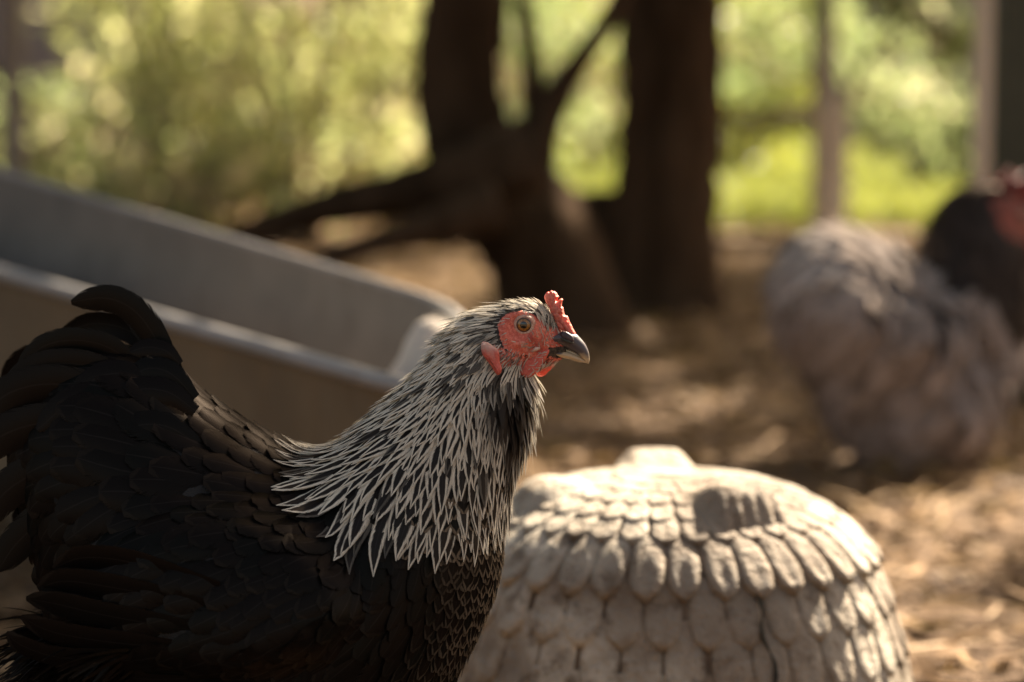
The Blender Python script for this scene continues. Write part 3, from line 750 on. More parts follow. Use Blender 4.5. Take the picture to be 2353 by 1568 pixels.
    tails = [([(430, 890), (372, 790), (318, 716), (250, 684), (168, 694)], 35, -.006, -.004),
             ([(410, 900), (350, 800), (300, 725), (250, 690), (190, 712)], 28, .004, .010),
             ([(400, 905), (305, 815), (220, 778), (130, 785), (64, 838)], 31, -.014, -.020),
             ([(400, 900), (330, 800), (262, 758), (180, 752), (104, 792)], 29, .010, .020),
             ([(390, 935), (275, 850), (180, 825), (95, 845), (40, 905)], 36, -.020, -.030),
             ([(390, 930), (265, 845), (150, 812), (60, 832), (8, 895)], 32, .018, .034),
             ([(380, 960), (250, 890), (150, 868), (60, 890), (5, 950)], 46, -.026, -.040),
             ([(380, 960), (240, 880), (120, 845), (20, 850), (-50, 900)], 46, .022, .044),
             ([(370, 1000), (240, 960), (130, 955), (40, 990), (-20, 1060)], 48, -.032, -.046),
             ([(370, 1050), (240, 1040), (140, 1060), (60, 1110), (10, 1190)], 48, -.036, -.046),
             ([(360, 1100), (250, 1120), (160, 1160), (90, 1220), (50, 1280)], 46, -.040, -.044),
             ([(360, 1150), (270, 1190), (200, 1240), (150, 1290), (120, 1300)], 40, -.040, -.040),
             ([(370, 1000), (220, 970), (100, 960), (-10, 990), (-80, 1050)], 48, .03, .05),
             ([(370, 1080), (220, 1090), (110, 1130), (20, 1200), (-10, 1260)], 46, .034, .048)]
    for sp, wd, a, b in tails: quill('tail_feather', sp, a, b, wd * px, .22, tip=.2)
    # covert feathers lying over the tail base
    covs = [([(430, 830), (400, 800), (360, 790), (322, 800)], 22, -.022), ([(470, 905), (420, 850), (370, 835), (325, 860)], 30, -.030), ([(380, 890), (330, 850), (270, 850), (190, 905)], 34, -.038),
            ([(380, 960), (300, 905), (220, 900), (140, 965)], 40, -.046), ([(480, 930), (420, 885), (350, 880), (300, 920)], 32, -.042),
            ([(420, 1010), (330, 975), (240, 985), (180, 1040)], 42, -.054), ([(500, 1000), (430, 955), (360, 955), (310, 1000)], 34, -.058),
            ([(430, 1080), (340, 1050), (260, 1065), (200, 1120)], 42, -.062)]
    for sp, wd, yy in covs:
        quill('tail_covert', sp, yy * .75, yy, wd * px, .35, roll=.35)
        if sp[0][0] < 440 and sp[0][1] > 860: quill('tail_covert', [(a - 15, b + 25) for a, b in sp], -yy * .75, -yy, wd * px, .35, roll=.35)
    wings = [([(640, 1435), (480, 1432), (380, 1428), (250, 1425), (165, 1400), (132, 1375)], 26), ([(660, 1475), (560, 1472), (430, 1478), (310, 1466), (230, 1440)], 22),
             ([(600, 1405), (450, 1395), (330, 1385), (230, 1368), (165, 1340)], 30), ([(640, 1370), (480, 1350), (350, 1330), (250, 1310), (178, 1300)], 32),
             ([(620, 1320), (470, 1290), (350, 1270), (260, 1262), (200, 1280)], 32), ([(600, 1270), (470, 1235), (370, 1215), (290, 1215), (230, 1240)], 30)]
    for k, (sp, wd) in enumerate(wings):
        yb = -.088 - .004 * k
        mid = fr.L(*sp[2]); 
        def ysurf(p): 
            l = fr.L(*p); h = bvh.ray_cast(Vector((l.x, -.3, l.z)), Vector((0, 1, 0)))
            return h[0].y if h[0] is not None else -.05
        ya = ysurf(sp[0]) + .004; ye = ysurf(sp[-2]) - .006
        # push off the flank where it bulges most
        ym = min(ysurf(p) for p in sp[1:-1]) - .004
        quill('wing_feather', sp, max(ym, -.2), min(ye, ym + .012), wd * px, .18, roll=-.2, lvl=.05)
        quill('wing_feather', sp, -ym, -ym - .006, wd * px, .18, roll=-.2)
    # fluff of the vent and thigh
    ff = Feathers()
    for k in range(2600):
        t = random.random(); x = 60 + 330 * random.random() ** 1.2; y = random.uniform(1400, 1700)
        l = fr.L(x, y); sy = random.choice((-1, 1, -1)); hit = bvh.ray_cast(Vector((l.x + .01, sy * .3, l.z)), Vector((0, -sy, 0)))
        if hit[0] is None: 
            base = Vector((fr.L(170, y).x + random.uniform(0, .02), random.uniform(-.04, .04), l.z)); nn = Vector((-1, sy * .4, 0)).normalized()
        else: base, nn = hit[0], hit[1]
        if base.x > fr.L(420, y).x: continue
        d = Vector((-.9, sy * .25 + random.gauss(0, .3), -.35 + random.gauss(0, .3))).normalized(); L_ = random.uniform(.02, .04)
        rows = [base + d * L_ * a + nn * (.004 * a) + Vector((0, 0, -.006 * a * a)) for a in (0, .3, .6, .85, 1)]
        ff.add(rows, [nn] * 5, [.0013 * a for a in (1, 1, .8, .5, .1)], .95, .1 * random.random(), 3, 0, .05)
    ff.build('vent_fluff', M['black'], root)

    # ---- eyes ----
    ctr = fr.L(ex, ey, -.018); hit = bvh.ray_cast(Vector((ctr.x, -.2, ctr.z)), Vector((0, 1, 0)))[0]
    for sy in (-1, 1):
        bm = bmesh.new(); bmesh.ops.create_uvsphere(bm, u_segments=40, v_segments=24, radius=.0062)
        me = bpy.data.meshes.new('eye'); bm.to_mesh(me); bm.free(); me.materials.append(M['eye'])
        me.polygons.foreach_set('use_smooth', [True] * len(me.polygons))
        o = finish(bpy.data.objects.new('eye', me), root, (ctr.x, sy * (abs(hit.y) - .0024), ctr.z))
        # eyelid ring around it (local to the eye)
        vv = []; nU, nV = 56, 10; rr = random.Random(3)
        for a in range(nU):
            th = 2 * math.pi * a / nU; dn = max(0, -math.sin(th))
            rin, rout = .0044, .0070 + .0012 * dn + .0004 * math.sin(th * 9) * .5
            for b in range(nV):
                f = b / (nV - 1); rad_ = rin + (rout - rin) * f
                hgt = math.sqrt(max(0, .0062 ** 2 - rin ** 2)) * (1 - f) + .0018 * f + math.sin(math.pi * min(1, f * 1.1)) * .0009 + .00012 * math.sin(th * 28) * (1 - f)
                vv.append((math.cos(th) * rad_, sy * (hgt + .0003), math.sin(th) * rad_ * .97))
        ff_ = []
        for a in range(nU):
            for b in range(nV - 1):
                a2 = (a + 1) % nU; ff_.append((a * nV + b, a2 * nV + b, a2 * nV + b + 1, a * nV + b + 1))
        mesh_obj('eyelid', vv, ff_, M['eyelid'], o)
    # ---- beak ----
    def beak(name, secs, darkf, dy=0):
        S = [(*Z(a, b), *Z(c, d), h) for a, b, c, d, h in secs]
        v, f, u = loft(fr, S, 48, 28, 2.0); q = fr.px(v)
        return mesh_obj(name, v, f, M['beak'], bk, attrs={'dark': darkf(q, v)})
    bk = empty('beak', (0, 0, 0)); bk.parent = root
    zx0, zy0 = Z(1600, 900); zx1, zy1 = Z(2040, 1200)
    def dark_up(q, v):
        zx = (q[:, 0] - 1029.6) / .15918; zy = (q[:, 1] - 636.5) / .15918
        ridge = sstep(-.3, .8, (-(zy - 1040) + (zx - 1800) * .85) / 200)
        return np.clip(1.15 - sstep(1780, 1990, zx) * 1.0 + .55 * ridge * sstep(1850, 1950, zx), 0, 1)
    def dark_lo(q, v):
        zx = (q[:, 0] - 1029.6) / .15918; zy = (q[:, 1] - 636.5) / .15918
        return np.clip(.85 * sstep(1740, 1600, zx) * sstep(1130, 1070, zy - (zx - 1500) * .1), 0, 1)
    beak('upper_beak', [(1600, 800, 1360, 960, .0092), (1700, 790, 1450, 975, .0086), (1835, 820, 1580, 1005, .0070), (1910, 885, 1700, 1040, .0052), (1980, 970, 1830, 1095, .0040), (2028, 1075, 1920, 1165, .0028), (2043, 1180, 1985, 1225, .0016), (2034, 1248, 2018, 1256, .0004)], dark_up)
    beak('lower_beak', [(1400, 1000, 1390, 1110, .0080), (1480, 1005, 1470, 1130, .0078), (1600, 1035, 1590, 1155, .0066), (1750, 1075, 1740, 1185, .0044), (1870, 1130, 1860, 1220, .0030), (1960, 1195, 1960, 1240, .0014), (1992, 1232, 1994, 1244, .0004)], dark_lo)
    for sy in (-1, 1):
        def on_side(zx, zy, out, y0=None):
            l = fr.L(*Z(zx, zy), -.007); h = bvh.ray_cast(Vector((l.x, -.2, l.z)), Vector((0, 1, 0)))
            y = abs(h[0].y) if h[0] is not None else .003
            return Vector((l.x, sy * ((y if y0 is None else y0) + out), l.z))
        # nostril operculum: raised shell with slit
        c = on_side(1715, 868, 0, .0066); bm = bmesh.new(); bmesh.ops.create_uvsphere(bm, u_segments=20, v_segments=12, radius=1)
        rot = Matrix.Rotation(R(33), 4, 'Y')
        bmesh.ops.transform(bm, matrix=Matrix.Translation(c) @ rot @ Matrix.Diagonal((.0047, .0018, .0026, 1)), verts=bm.verts)
        me = bpy.data.meshes.new('nostril_flap'); bm.to_mesh(me); bm.free(); me.materials.append(M['nostril']); me.polygons.foreach_set('use_smooth', [True] * len(me.polygons))
        finish(bpy.data.objects.new('nostril_flap', me), bk)
        v, f = tube([on_side(a, b, .0002, y) for a, b, y in ((1630, 880, .0080), (1700, 920, .0082), (1770, 948, .0076), (1810, 950, .0068))], [.0003, .0009, .0007, .0002], 8)
        mesh_obj('nostril', v, f, M['crack'], bk)
        v, f = tube([on_side(a, b, o_, y) for a, b, o_, y in ((1235, 1055, .0, None), (1290, 1020, .0006, None), (1360, 1000, .0006, .0108), (1440, 1000, .0004, .0092), (1480, 1015, 0, .0082))], [.0006, .0013, .0013, .0010, .0004], 8)
        mesh_obj('mouth_corner', v, f, M['gape'], bk)
    # ---- comb ----
    co = [(1390, 310), (1395, 265), (1435, 222), (1485, 212), (1530, 205), (1572, 235), (1580, 258), (1602, 280), (1592, 305), (1565, 322), (1560, 350), (1585, 350), (1612, 322), (1640, 312), (1660, 328), (1648, 360), (1640, 395), (1642, 430), (1662, 440), (1672, 505),
          (1690, 555), (1722, 562), (1742, 600), (1758, 650), (1785, 700), (1812, 760), (1850, 830), (1800, 850), (1720, 800), (1620, 720), (1540, 640), (1490, 540), (1450, 440), (1415, 370)]
    v, f = plate(densify([fr.L(*Z(a, b)) for a, b in co], 2), .0052, .0012, (0, 1, 0)); mesh_obj('comb', v, f, M['comb'], root)
    nod = []
    for a, b, r_, s_ in [(1480, 300, .0026, 1), (1530, 400, .0022, -1), (1560, 470, .0024, 1), (1610, 480, .0020, 1), (1600, 570, .0024, 1), (1640, 640, .0024, 1), (1690, 700, .0022, 1), (1620, 700, .0022, 1), (1740, 760, .0020, 1), (1560, 560, .002, 1), (1510, 250, .0016, 1)]:
        for sy in (-1, 1):
            bm = bmesh.new(); bmesh.ops.create_icosphere(bm, subdivisions=2, radius=1); c = fr.L(*Z(a, b)); c.y = sy * .0019
            rot = Matrix.Rotation(R(55), 4, 'Y'); bmesh.ops.transform(bm, matrix=Matrix.Translation(c) @ rot @ Matrix.Diagonal((r_ * 1.6, .0011, r_ * .7, 1)), verts=bm.verts)
            bm.verts.index_update(); nod.append(([x.co.copy() for x in bm.verts], [tuple(y.index for y in g.verts) for g in bm.faces])); bm.free()
    v, f = join(nod); mesh_obj('comb_bump', v, f, M['comb'], root)['kind'] = 'stuff'
    # ---- wattles and ear lobes ----
    wa = [(1460, 1055), (1445, 1120), (1405, 1190), (1350, 1280), (1290, 1370), (1220, 1430), (1150, 1452), (1080, 1430), (1015, 1378), (1030, 1290), (1080, 1190), (1150, 1110), (1280, 1070), (1390, 1050)]
    wf = [(1480, 1270), (1510, 1310), (1420, 1400), (1380, 1445), (1320, 1470), (1262, 1452), (1240, 1380), (1330, 1300), (1400, 1250)]
    lo = [(650 + (a - 650) * 1.18 + 32, b) for a, b in [(525, 905), (590, 900), (650, 945), (720, 1000), (745, 1080), (750, 1180), (778, 1270), (765, 1340), (725, 1368), (690, 1320), (640, 1230), (585, 1150), (535, 1070), (520, 980)]]
    for sy in (-1, 1):
        def out3(pts, y_top, y_bot, per=2):
            zs = [b for a, b in pts]; mn, mx = min(zs), max(zs)
            return densify([Vector((lambda l: (l.x, sy * (y_top + (y_bot - y_top) * (b - mn) / (mx - mn)), l.z))(fr.L(*Z(a, b), -.014 if sy < 0 else -.0))) for a, b in pts], per)
        src = wa if sy < 0 else wf
        v, f = plate(out3(src, .0125, .0165) if sy < 0 else out3(src, .008, .010), .0036, .0022, (0, 1, 0)); mesh_obj('wattle', v, f, M['wattle'], root)
        c = fr.L(*Z(650, 1130), -.02); h = bvh.ray_cast(Vector((c.x, -.2, c.z)), Vector((0, 1, 0)))[0]
        yy = abs(h.y) + .0015
        v, f = plate(out3(lo, yy + .0005, yy + .0035), .0042, .0022, (0, 1, 0)); vz = np.array([x.z for x in v]); z0 = fr.L(*Z(650, 1030)).z; z1 = fr.L(*Z(650, 930)).z
        mesh_obj('ear_lobe', v, f, M['lobe'], root, attrs={'pale': sstep(z0, z1, vz) * .8})
    hen_legs(root, (-.13, -.10), .105, .0075, M['leg'], .045)
    print('hackles', nh, 'body', fb.count, fbr.count)
make_hen()

# ================================================================== HEN 2 (grey, out of focus)
def make_hen2():
    fr = HenFrame((2000, 1080), 3.25, R(-8), 0.0)
    root = empty('hen', fr.p0, -fr.a)
    tag(root, 'fluffy grey hen with dark neck and red face, blurred at the right edge', 'hen')
    secs = [(1800, 690, 1805, 770, .03), (1812, 610, 1832, 810, .07), (1860, 560, 1888, 860, .10), (1930, 545, 1925, 955, .118), (2010, 565, 1985, 1025, .125), (2080, 600, 2070, 1050, .125),
            (2120, 600, 2165, 1045, .118), (2135, 570, 2245, 985, .105), (2135, 530, 2318, 860, .088), (2150, 500, 2360, 770, .066), (2175, 470, 2372, 690, .052), (2205, 445, 2370, 620, .042),
            (2240, 430, 2365, 580, .035), (2280, 428, 2360, 570, .030), (2320, 440, 2368, 560, .024), (2355, 470, 2375, 545, .014), (2370, 490, 2380, 530, .008)]
    V, F, U = loft(fr, secs, 120, 48); PX = fr.px(V); sgn = np.sign(V[:, 1])
    for cx_, cy_, r_, a_ in ((1900, 720, 70, .022), (2060, 760, 60, .018), (2150, 960, 80, .02), (1990, 900, 50, -.012), (2200, 800, 60, -.01), (1840, 800, 40, -.01)):
        V[:, 1] += 1.7 * sgn * a_ * np.exp(-((PX[:, 0] - cx_) ** 2 + (PX[:, 1] - cy_) ** 2) / r_ ** 2)
    face = [(2255, 455), (2290, 440), (2340, 450), (2380, 470), (2380, 545), (2340, 560), (2290, 545), (2265, 510)]
    red = sstep(-6, 6, sdist_poly(PX, face)); mesh_obj('body', V, F, M['hen_skin'], root, attrs={'red': red * .44, 'pale': red * 0})
    bvh = BVHTree.FromPolygons([tuple(v) for v in V], F)
    flow = Flow([(1850, 600, -1, .3), (1800, 720, -.4, 1), (1900, 560, -1, -.1), (2050, 600, -1, -.2), (2130, 570, -.7, .7), (2200, 470, -.7, .7), (2250, 560, -.5, 1), (2300, 700, -.4, 1), (2150, 700, -.8, .6),
                 (2000, 750, -.9, .3), (1900, 850, -.7, .7), (2000, 1000, -.5, 1), (2200, 950, -.6, .9), (2330, 850, -.4, 1), (2300, 450, -1, .1)])
    def rad(P, u):
        q = fr.px(P); return np.where(sdist_poly(q, face) > 3, -1, .016 - .008 * sstep(2120, 2250, q[:, 0]) * sstep(720, 560, q[:, 1]))
    P, _ = sample_surface(V, F, 9000, rad, U); q = fr.px(P); g = Feathers(); d = Feathers()
    for i in range(len(P)):
        x, y = q[i]; neck = (x - 2110) * .9 - (y - 540) * .45 > 0 and y < 760
        neck = neck and not (x > 2200 and y > 640 and x - 2200 < (y - 640) * .9)
        if neck:
            pts, nr = march(fr, bvh, P[i], flow, random.uniform(.035, .05), 5, .001, .009, random.gauss(0, .15)); d.add(pts, nr, [.006 * a for a in (.5, 1, 1, .7, .1)], .85, random.random() * .4, 3, .05, .08)
        else:
            top = float(sstep(700, 560, y))
            pts, nr = march(fr, bvh, P[i], flow, random.uniform(.04, .06), 6, .001, .014 + random.random() * .014, random.gauss(0, .3)); g.add(pts, nr, [.016 * a for a in (.5, .9, 1, .9, .7, .2)], .80 - .5 * top, random.random() * .45 + .45 * top, 5, .1, .12)
    g.build('body_feathers', M['grey_plumage'], root); d.build('neck_hackle', M['dark_plumage'], root)
    out = [(2262, 440), (2275, 405), (2300, 415), (2318, 388), (2335, 412), (2355, 395), (2365, 430), (2395, 450), (2390, 480), (2340, 470), (2300, 452)]
    v, f = plate([fr.L(a, b) for a, b in out], .012, .003, (0, 1, 0)); mesh_obj('comb', v, f, M['dull_flesh'], root)
    for sy in (-1, 1):
        out = [(2330, 540), (2375, 545), (2372, 585), (2350, 612), (2328, 590)]
        v, f = plate([Vector((fr.L(a, b).x, sy * .02, fr.L(a, b).z)) for a, b in out], .006, .004, (0, 1, 0)); mesh_obj('wattle', v, f, M['dull_flesh'], root)
        c = fr.L(2335, 492); bm = bmesh.new(); bmesh.ops.create_uvsphere(bm, u_segments=16, v_segments=10, radius=.008)
        me = bpy.data.meshes.new('eye'); bm.to_mesh(me); bm.free(); me.materials.append(M['eye']); finish(bpy.data.objects.new('eye', me), root, (c.x, sy * .021, c.z))
    S = [(2362, 470, 2360, 540, .013), (2395, 490, 2385, 535, .009), (2425, 515, 2412, 535, .005), (2440, 540, 2436, 545, .001)]
    v, f, u = loft(fr, S, 16, 14); mesh_obj('beak', v, f, M['beak'], root, attrs={'dark': np.full(len(v), .5)})
    hen_legs(root, (.03, .09), .10, .012, M['leg'], .06, .07)
make_hen2()

# ================================================================== UPTURNED SCALLOPED PLANTER
def make_planter():
    c = ground_at(1530, 1568); Y = 1.80; cx_ = (1530 - 1176.5) / FP * 1.815
    root = tag(empty('upturned_planter', (cx_, Y, 0), R(6)), 'weathered pale stone planter turned upside down, covered in moulded scales', 'planter')
    prof = [(0, .215), (.03, .2145), (.06, .2125), (.088, .207), (.111, .198), (.130, .186), (.145, .171), (.156, .153), (.165, .131), (.173, .105), (.180, .075), (.185, .04), (.188, .0)]
    P = resample(prof, 60); seg = np.r_[0, np.cumsum(np.linalg.norm(np.diff(P, axis=0), axis=1))]
    def at(s):
        r = np.interp(s, seg, P[:, 0]); z = np.interp(s, seg, P[:, 1]); s2 = min(s + .002, seg[-1]); s1 = max(0, s2 - .004)
        tr, tz = np.interp(s2, seg, P[:, 0]) - np.interp(s1, seg, P[:, 0]), np.interp(s2, seg, P[:, 1]) - np.interp(s1, seg, P[:, 1]); l = math.hypot(tr, tz)
        return r, z, -tz / l, tr / l         # outward normal (nr, nz)
    nv = 72; V = []
    for r, z in P:
        for k in range(nv): th = 2 * math.pi * k / nv; V.append((r * math.cos(th), r * math.sin(th), z))
    F = grid_faces(len(P), nv, True); mesh_obj('shell', V, F, M['stone_dirt'], root)
    N = 28; S_r = np.interp(.154, P[:, 0], seg)
    edges = [(.012, .042, .0015), (.034, .066, .0018), (.058, .090, .0024), (.081, .113, .0028), (.103, .135, .0036), (.125, S_r + .006, .0095), (S_r - .012, S_r + .040, .0046), (S_r + .018, S_r + .078, .0046), (S_r + .055, S_r + .122, .0046)]
    for k, (s0, s1, h) in enumerate(edges):
        n = (14, 20, 28, 34, 36, 36, 36, 36, 36)[k]; na, nb = 8, 7; V = []
        for b in range(nb + 1):
            fb_ = b / nb; s = s0 + (s1 - s0) * fb_
            for a in range(na + 1):
                q = 2 * a / na - 1
                # U shaped outline: width shrinks to a round tip
                wv = math.sqrt(max(0, 1 - max(0, (fb_ - .5) / .5) ** 2.4)) * (.96 if k < 6 else .93)
                # along-arc coordinate shifts for the round tip
                ss = s
                r, z, nr_, nz_ = at(min(ss, seg[-1]))
                th = q * wv * math.pi / n
                edge = abs(q)
                hh = .0008 + h * fb_ ** 1.1 * (1 - .55 * math.exp(-((q) / .5) ** 2) * (math.exp(-((fb_ - .62) / .28) ** 2))) - h * .35 * edge ** 3
                if b == nb: hh = h * .82
                V.append(((r + nr_ * hh) * math.cos(th), (r + nr_ * hh) * math.sin(th), z + nz_ * hh))
        m = na + 1; top = len(V)
        # skirt down to the shell along the border
        border = [b * m for b in range(nb)] + [nb * m + a for a in range(m)] + [b * m + na for b in range(nb - 1, -1, -1)]
        F = grid_faces(nb + 1, m)
        for i in border:
            x, y, z = V[i]; b_ = i // m; s = s0 + (s1 - s0) * b_ / nb; r, zz, nr_, nz_ = at(min(s, seg[-1])); th = math.atan2(y, x)
            V.append(((r - nr_ * .001) * math.cos(th), (r - nr_ * .001) * math.sin(th), zz - nz_ * .001))
        for i in range(len(border) - 1): F.append((border[i], border[i + 1], top + i + 1, top + i))
        me = None
        for j in range(n):
            if me is None:
                o = mesh_obj('moulded_scale', V, F, M['stone'], root); me = o.data
            else: o = bpy.data.objects.new('moulded_scale', me); finish(o, root)
            rr = random.Random(k * 100 + j)
            o.rotation_euler = (0, 0, 2 * math.pi * (j + .5 * (k % 2)) / n + rr.gauss(0, .008))
            sc = 1 + abs(rr.gauss(0, .006)); o.scale = (sc, sc, 1)
    # three flared feet on the (upturned) base
    for ang, fh in ((-66, .020), (86, .019), (186, .012)):
        a = R(ang); d = Vector((math.cos(a), math.sin(a), 0)); sd_ = Vector((-math.sin(a), math.cos(a), 0)); V = []; nA, nB = 15, 7
        for b in range(nB):
            fb_ = b / (nB - 1)                       # 0 outer face foot, 1 inner ramp end
            for k in range(nA):
                q = 2 * k / (nA - 1) - 1
                hz = (fh * (1 - sstep(.45, .95, abs(q)))) * (1 if fb_ < .3 else float(1 - sstep(.3, 1, fb_)))
                rad_ = .118 - .064 * fb_ + (.004 if b == 0 else 0) + .0055 * math.cos(q * 22) * (1 if b < 2 else 0)
                z0 = float(np.interp(rad_, P[:, 0], P[:, 1]))
                if b == 0: hz = -.004
                p = d * rad_ + sd_ * q * (.043 - .010 * fb_); rr_ = math.hypot(p.x, p.y); z0 = float(np.interp(rr_, P[:, 0], P[:, 1]))
                V.append((p.x, p.y, z0 + hz + .001))
        F = grid_faces(nB, nA)
        V2 = [(x, y, z - .008) for x, y, z in V]; m = len(V); V += V2; F += [tuple(i + m for i in f[::-1]) for f in grid_faces(nB, nA)]
        o = mesh_obj('foot', V, F, M['stone'], root); o.modifiers.new('s', 'SUBSURF').levels = 1; o.modifiers['s'].render_levels = 1
    # the dark crack running down the front
    th0 = R(-90 - 6) + (1700 - 1530) / FP * 1.66 / .15; pts = []
    for i in range(14):
        s = S_r - .002 + i * .0088; r, z, nr_, nz_ = at(min(s, seg[-1])); th = th0 + .025 * math.sin(i * 1.3) * .6 + i * .005; r += .0055 * nr_; pts.append(Vector((r * math.cos(th), r * math.sin(th), max(z, .004) + .003 * nz_)))
    v, f = tube(pts, [.0012 + .0008 * math.sin(i * 2.1) for i in range(14)], 6, .3, 2); mesh_obj('crack', v, f, M['crack'], root)
make_planter()

# ================================================================== METAL TROUGH
def make_trough():
    nl, nr_ = W(0, 625, 2.75), W(900, 884, 2.02)           # near rim
    d = (nr_ - nl); nl = nl - d * .55; nr_ = nr_ + d * .07
    fl, fr_ = W(0, 395, 3.10), W(1080, 722, 2.38); e = fr_ - fl; fl = fl - e * .5; fr_ = fr_ - e * .03
    c = (nl + nr_ + fl + fr_) / 4; root = tag(empty('metal_trough', (c.x, c.y, 0)), 'large grey sheet metal trough tilted behind the black hen', 'trough')
    off = Vector((c.x, c.y, 0)); nl, nr_, fl, fr_ = [p - off for p in (nl, nr_, fl, fr_)]
    def rounded(a, b, cc, dd, r):      # closed rounded loop through 4 corners
        pts = [a, b, cc, dd]; out = []
        for i in range(4):
            p0, p1, p2 = pts[i - 1], pts[i], pts[(i + 1) % 4]; u = (p0 - p1).normalized() * r; v = (p2 - p1).normalized() * r
            for k in range(9):
                t = k / 8; out.append((p1 + u) * (1 - t) ** 2 + p1 * 2 * t * (1 - t) + (p1 + v) * t ** 2)
        return out
    rim = rounded(nl, nr_, fr_, fl, .10); n = len(rim)
    ctr = sum(rim, Vector()) / n; nrm = (nr_ - nl).cross(fl - nl).normalized(); nrm = nrm if nrm.z > 0 else -nrm
    # walls: follow the tilt, taper inwards, outer skin ends on the ground
    inner = [rim]; 
    for t in (.04, .5, .97, 1.0):
        inner.append([p + (ctr - p) * (.10 * t if t < 1 else .16) - Vector((0, 0, .20 * min(t, 1))) for p in rim])
    V = []; 
    for r in inner: V += r
    F = grid_faces(len(inner), n, True); m = len(V); V.append(sum(inner[-1], Vector()) / n); F += [((len(inner) - 1) * n + i, (len(inner) - 1) * n + (i + 1) % n, m) for i in range(n)]
    V = [Vector((v.x, v.y, max(v.z, .012))) for v in V]
    mesh_obj('inner_wall', V, F, M['galv'], root)
    V = []; outer = []
    for t in (0, .05, .5, 1):
        ring = []
        for p in rim:
            q = p + (p - ctr).normalized() * .006 + (ctr - p) * .12 * t; q.z = p.z * (1 - t) + .0 * t - (.004 if t < .1 else 0); ring.append(q)
        V += ring
    F = grid_faces(4, n, True); mesh_obj('outer_wall', V, F, M['bounce_brown'], root)
    # flat flange + rolled edge
    V = list(rim) + [p + Vector(((p - ctr).x, (p - ctr).y, 0)).normalized() * .020 + nrm * .001 for p in rim]; mesh_obj('flange', V, grid_faces(2, n, True), M['galv'], root)
    path = [p + Vector(((p - ctr).x, (p - ctr).y, 0)).normalized() * .020 for p in rim]; V = []; k_ = 12
    rr_ = [.0085 if (p - (fl + fr_) / 2).cross(e.normalized()).length > .12 else .0045 for p in rim]
    for i, p in enumerate(path):
        t = (path[(i + 1) % n] - path[i - 1]).normalized(); a = t.cross(nrm).normalized(); b = a.cross(t)
        for j in range(k_): th = 2 * math.pi * j / k_; V.append(p + a * math.cos(th) * rr_[i] + b * math.sin(th) * rr_[i])
    F = grid_faces(n, k_, True) + [((n - 1) * k_ + j, (n - 1) * k_ + (j + 1) % k_, (j + 1) % k_, j) for j in range(k_)]
    mesh_obj('rolled_rim', V, F, M['rim'], root)
make_trough()

def rock(name, loc, r, mat, label, cat, seed=1):
    bm = bmesh.new(); bmesh.ops.create_icosphere(bm, subdivisions=4, radius=1); rr = random.Random(seed); ph = [rr.uniform(0, 6) for _ in range(9)]
    for v in bm.verts:
        p = v.co; k = 1 + .10 * math.sin(p.x * 3 + ph[0]) * math.cos(p.y * 2.6 + ph[1]) + .07 * math.sin(p.z * 5 + ph[2] + p.x * 2) + .025 * math.sin(p.x * 13 + ph[3]) * math.sin(p.y * 11 + ph[4])
        v.co = Vector((p.x * r[0] * k, p.y * r[1] * k, max(p.z * k, -.75) * r[2]))
    me = bpy.data.meshes.new(name); bm.to_mesh(me); bm.free(); me.materials.append(mat); me.polygons.foreach_set('use_smooth', [True] * len(me.polygons))
    return tag(finish(bpy.data.objects.new(name, me), None, loc), label, cat)
p = W(985, 960, 2.14); rock('sun_spot_stone', (p.x, 2.14, .215), (.046, .045, .078), M['sun_spot_stone'], 'added pale stone standing in for a sun spot in the trough, half hidden behind the black hen neck', 'stone', 4)  # added stone: its pale shape stands in for sunlight inside the trough

# ================================================================== TREES
def limb(root, name, pts, radii, Y, mat, seed=0, n=26):
    S = resample([(*W(a, b, Y if not isinstance(Y, (list, tuple)) else Y[i]), r) for i, ((a, b), r) in enumerate(zip(pts, radii))], n)
    o = root.location; v, f = tube([Vector(s[:3]) - o for s in S], [s[3] for s in S], 16, .13, seed); return mesh_obj(name, v, f, mat, root)
GAPS = [(np.array((-.075, 2.14, .27)), .08)]        # sunlit openings (world x, y, z, radius): no leaves between them and the sun
for (x, y, z, r) in ((.115, 1.78, .2, .29), (.02, 1.43, .36, .11), (-.16, 1.46, .30, .055), (-.22, 1.465, .318, .065), (-.285, 1.47, .34, .075), (-.345, 1.48, .38, .06), (.50, 3.25, .34, .26), (.35, 2.6, .02, .13), (.25, 3.9, .02, .15), (.85, 4.6, .02, .22), (-.2, 4.1, 0, .16), (.5, 2.1, 0, .12), (1.3, 5.9, 0, .4), (-.1, 3.2, 0, .12), (-.9, 6.2, 0, .5), (.45, 3.4, 0, .10), (.12, 3.0, 0, .08), (.16, 2.3, 0, .07), (.55, 1.6, 0, .10), (.9, 3.0, 0, .08), (.7, 2.4, 0, .07), (-.25, 5.4, 0, .2)):
    GAPS.append((np.array((x, y, z)), r))
_r = random.Random(5)
for _ in range(120): GAPS.append((np.array((_r.uniform(-1.2, 1.8), _r.uniform(1.6, 6.6), 0)), _r.uniform(.03, .12)))
SV = np.array(SUNV)
def sun_keep(off):
    def k(p):
        P = p + off; ok = np.ones(len(P), bool)
        for c, r in GAPS:
            d = P - c; t = d @ SV; ok &= (np.linalg.norm(d - t[:, None] * SV, axis=1) > r) | (t < 0)
        return ok
    return k
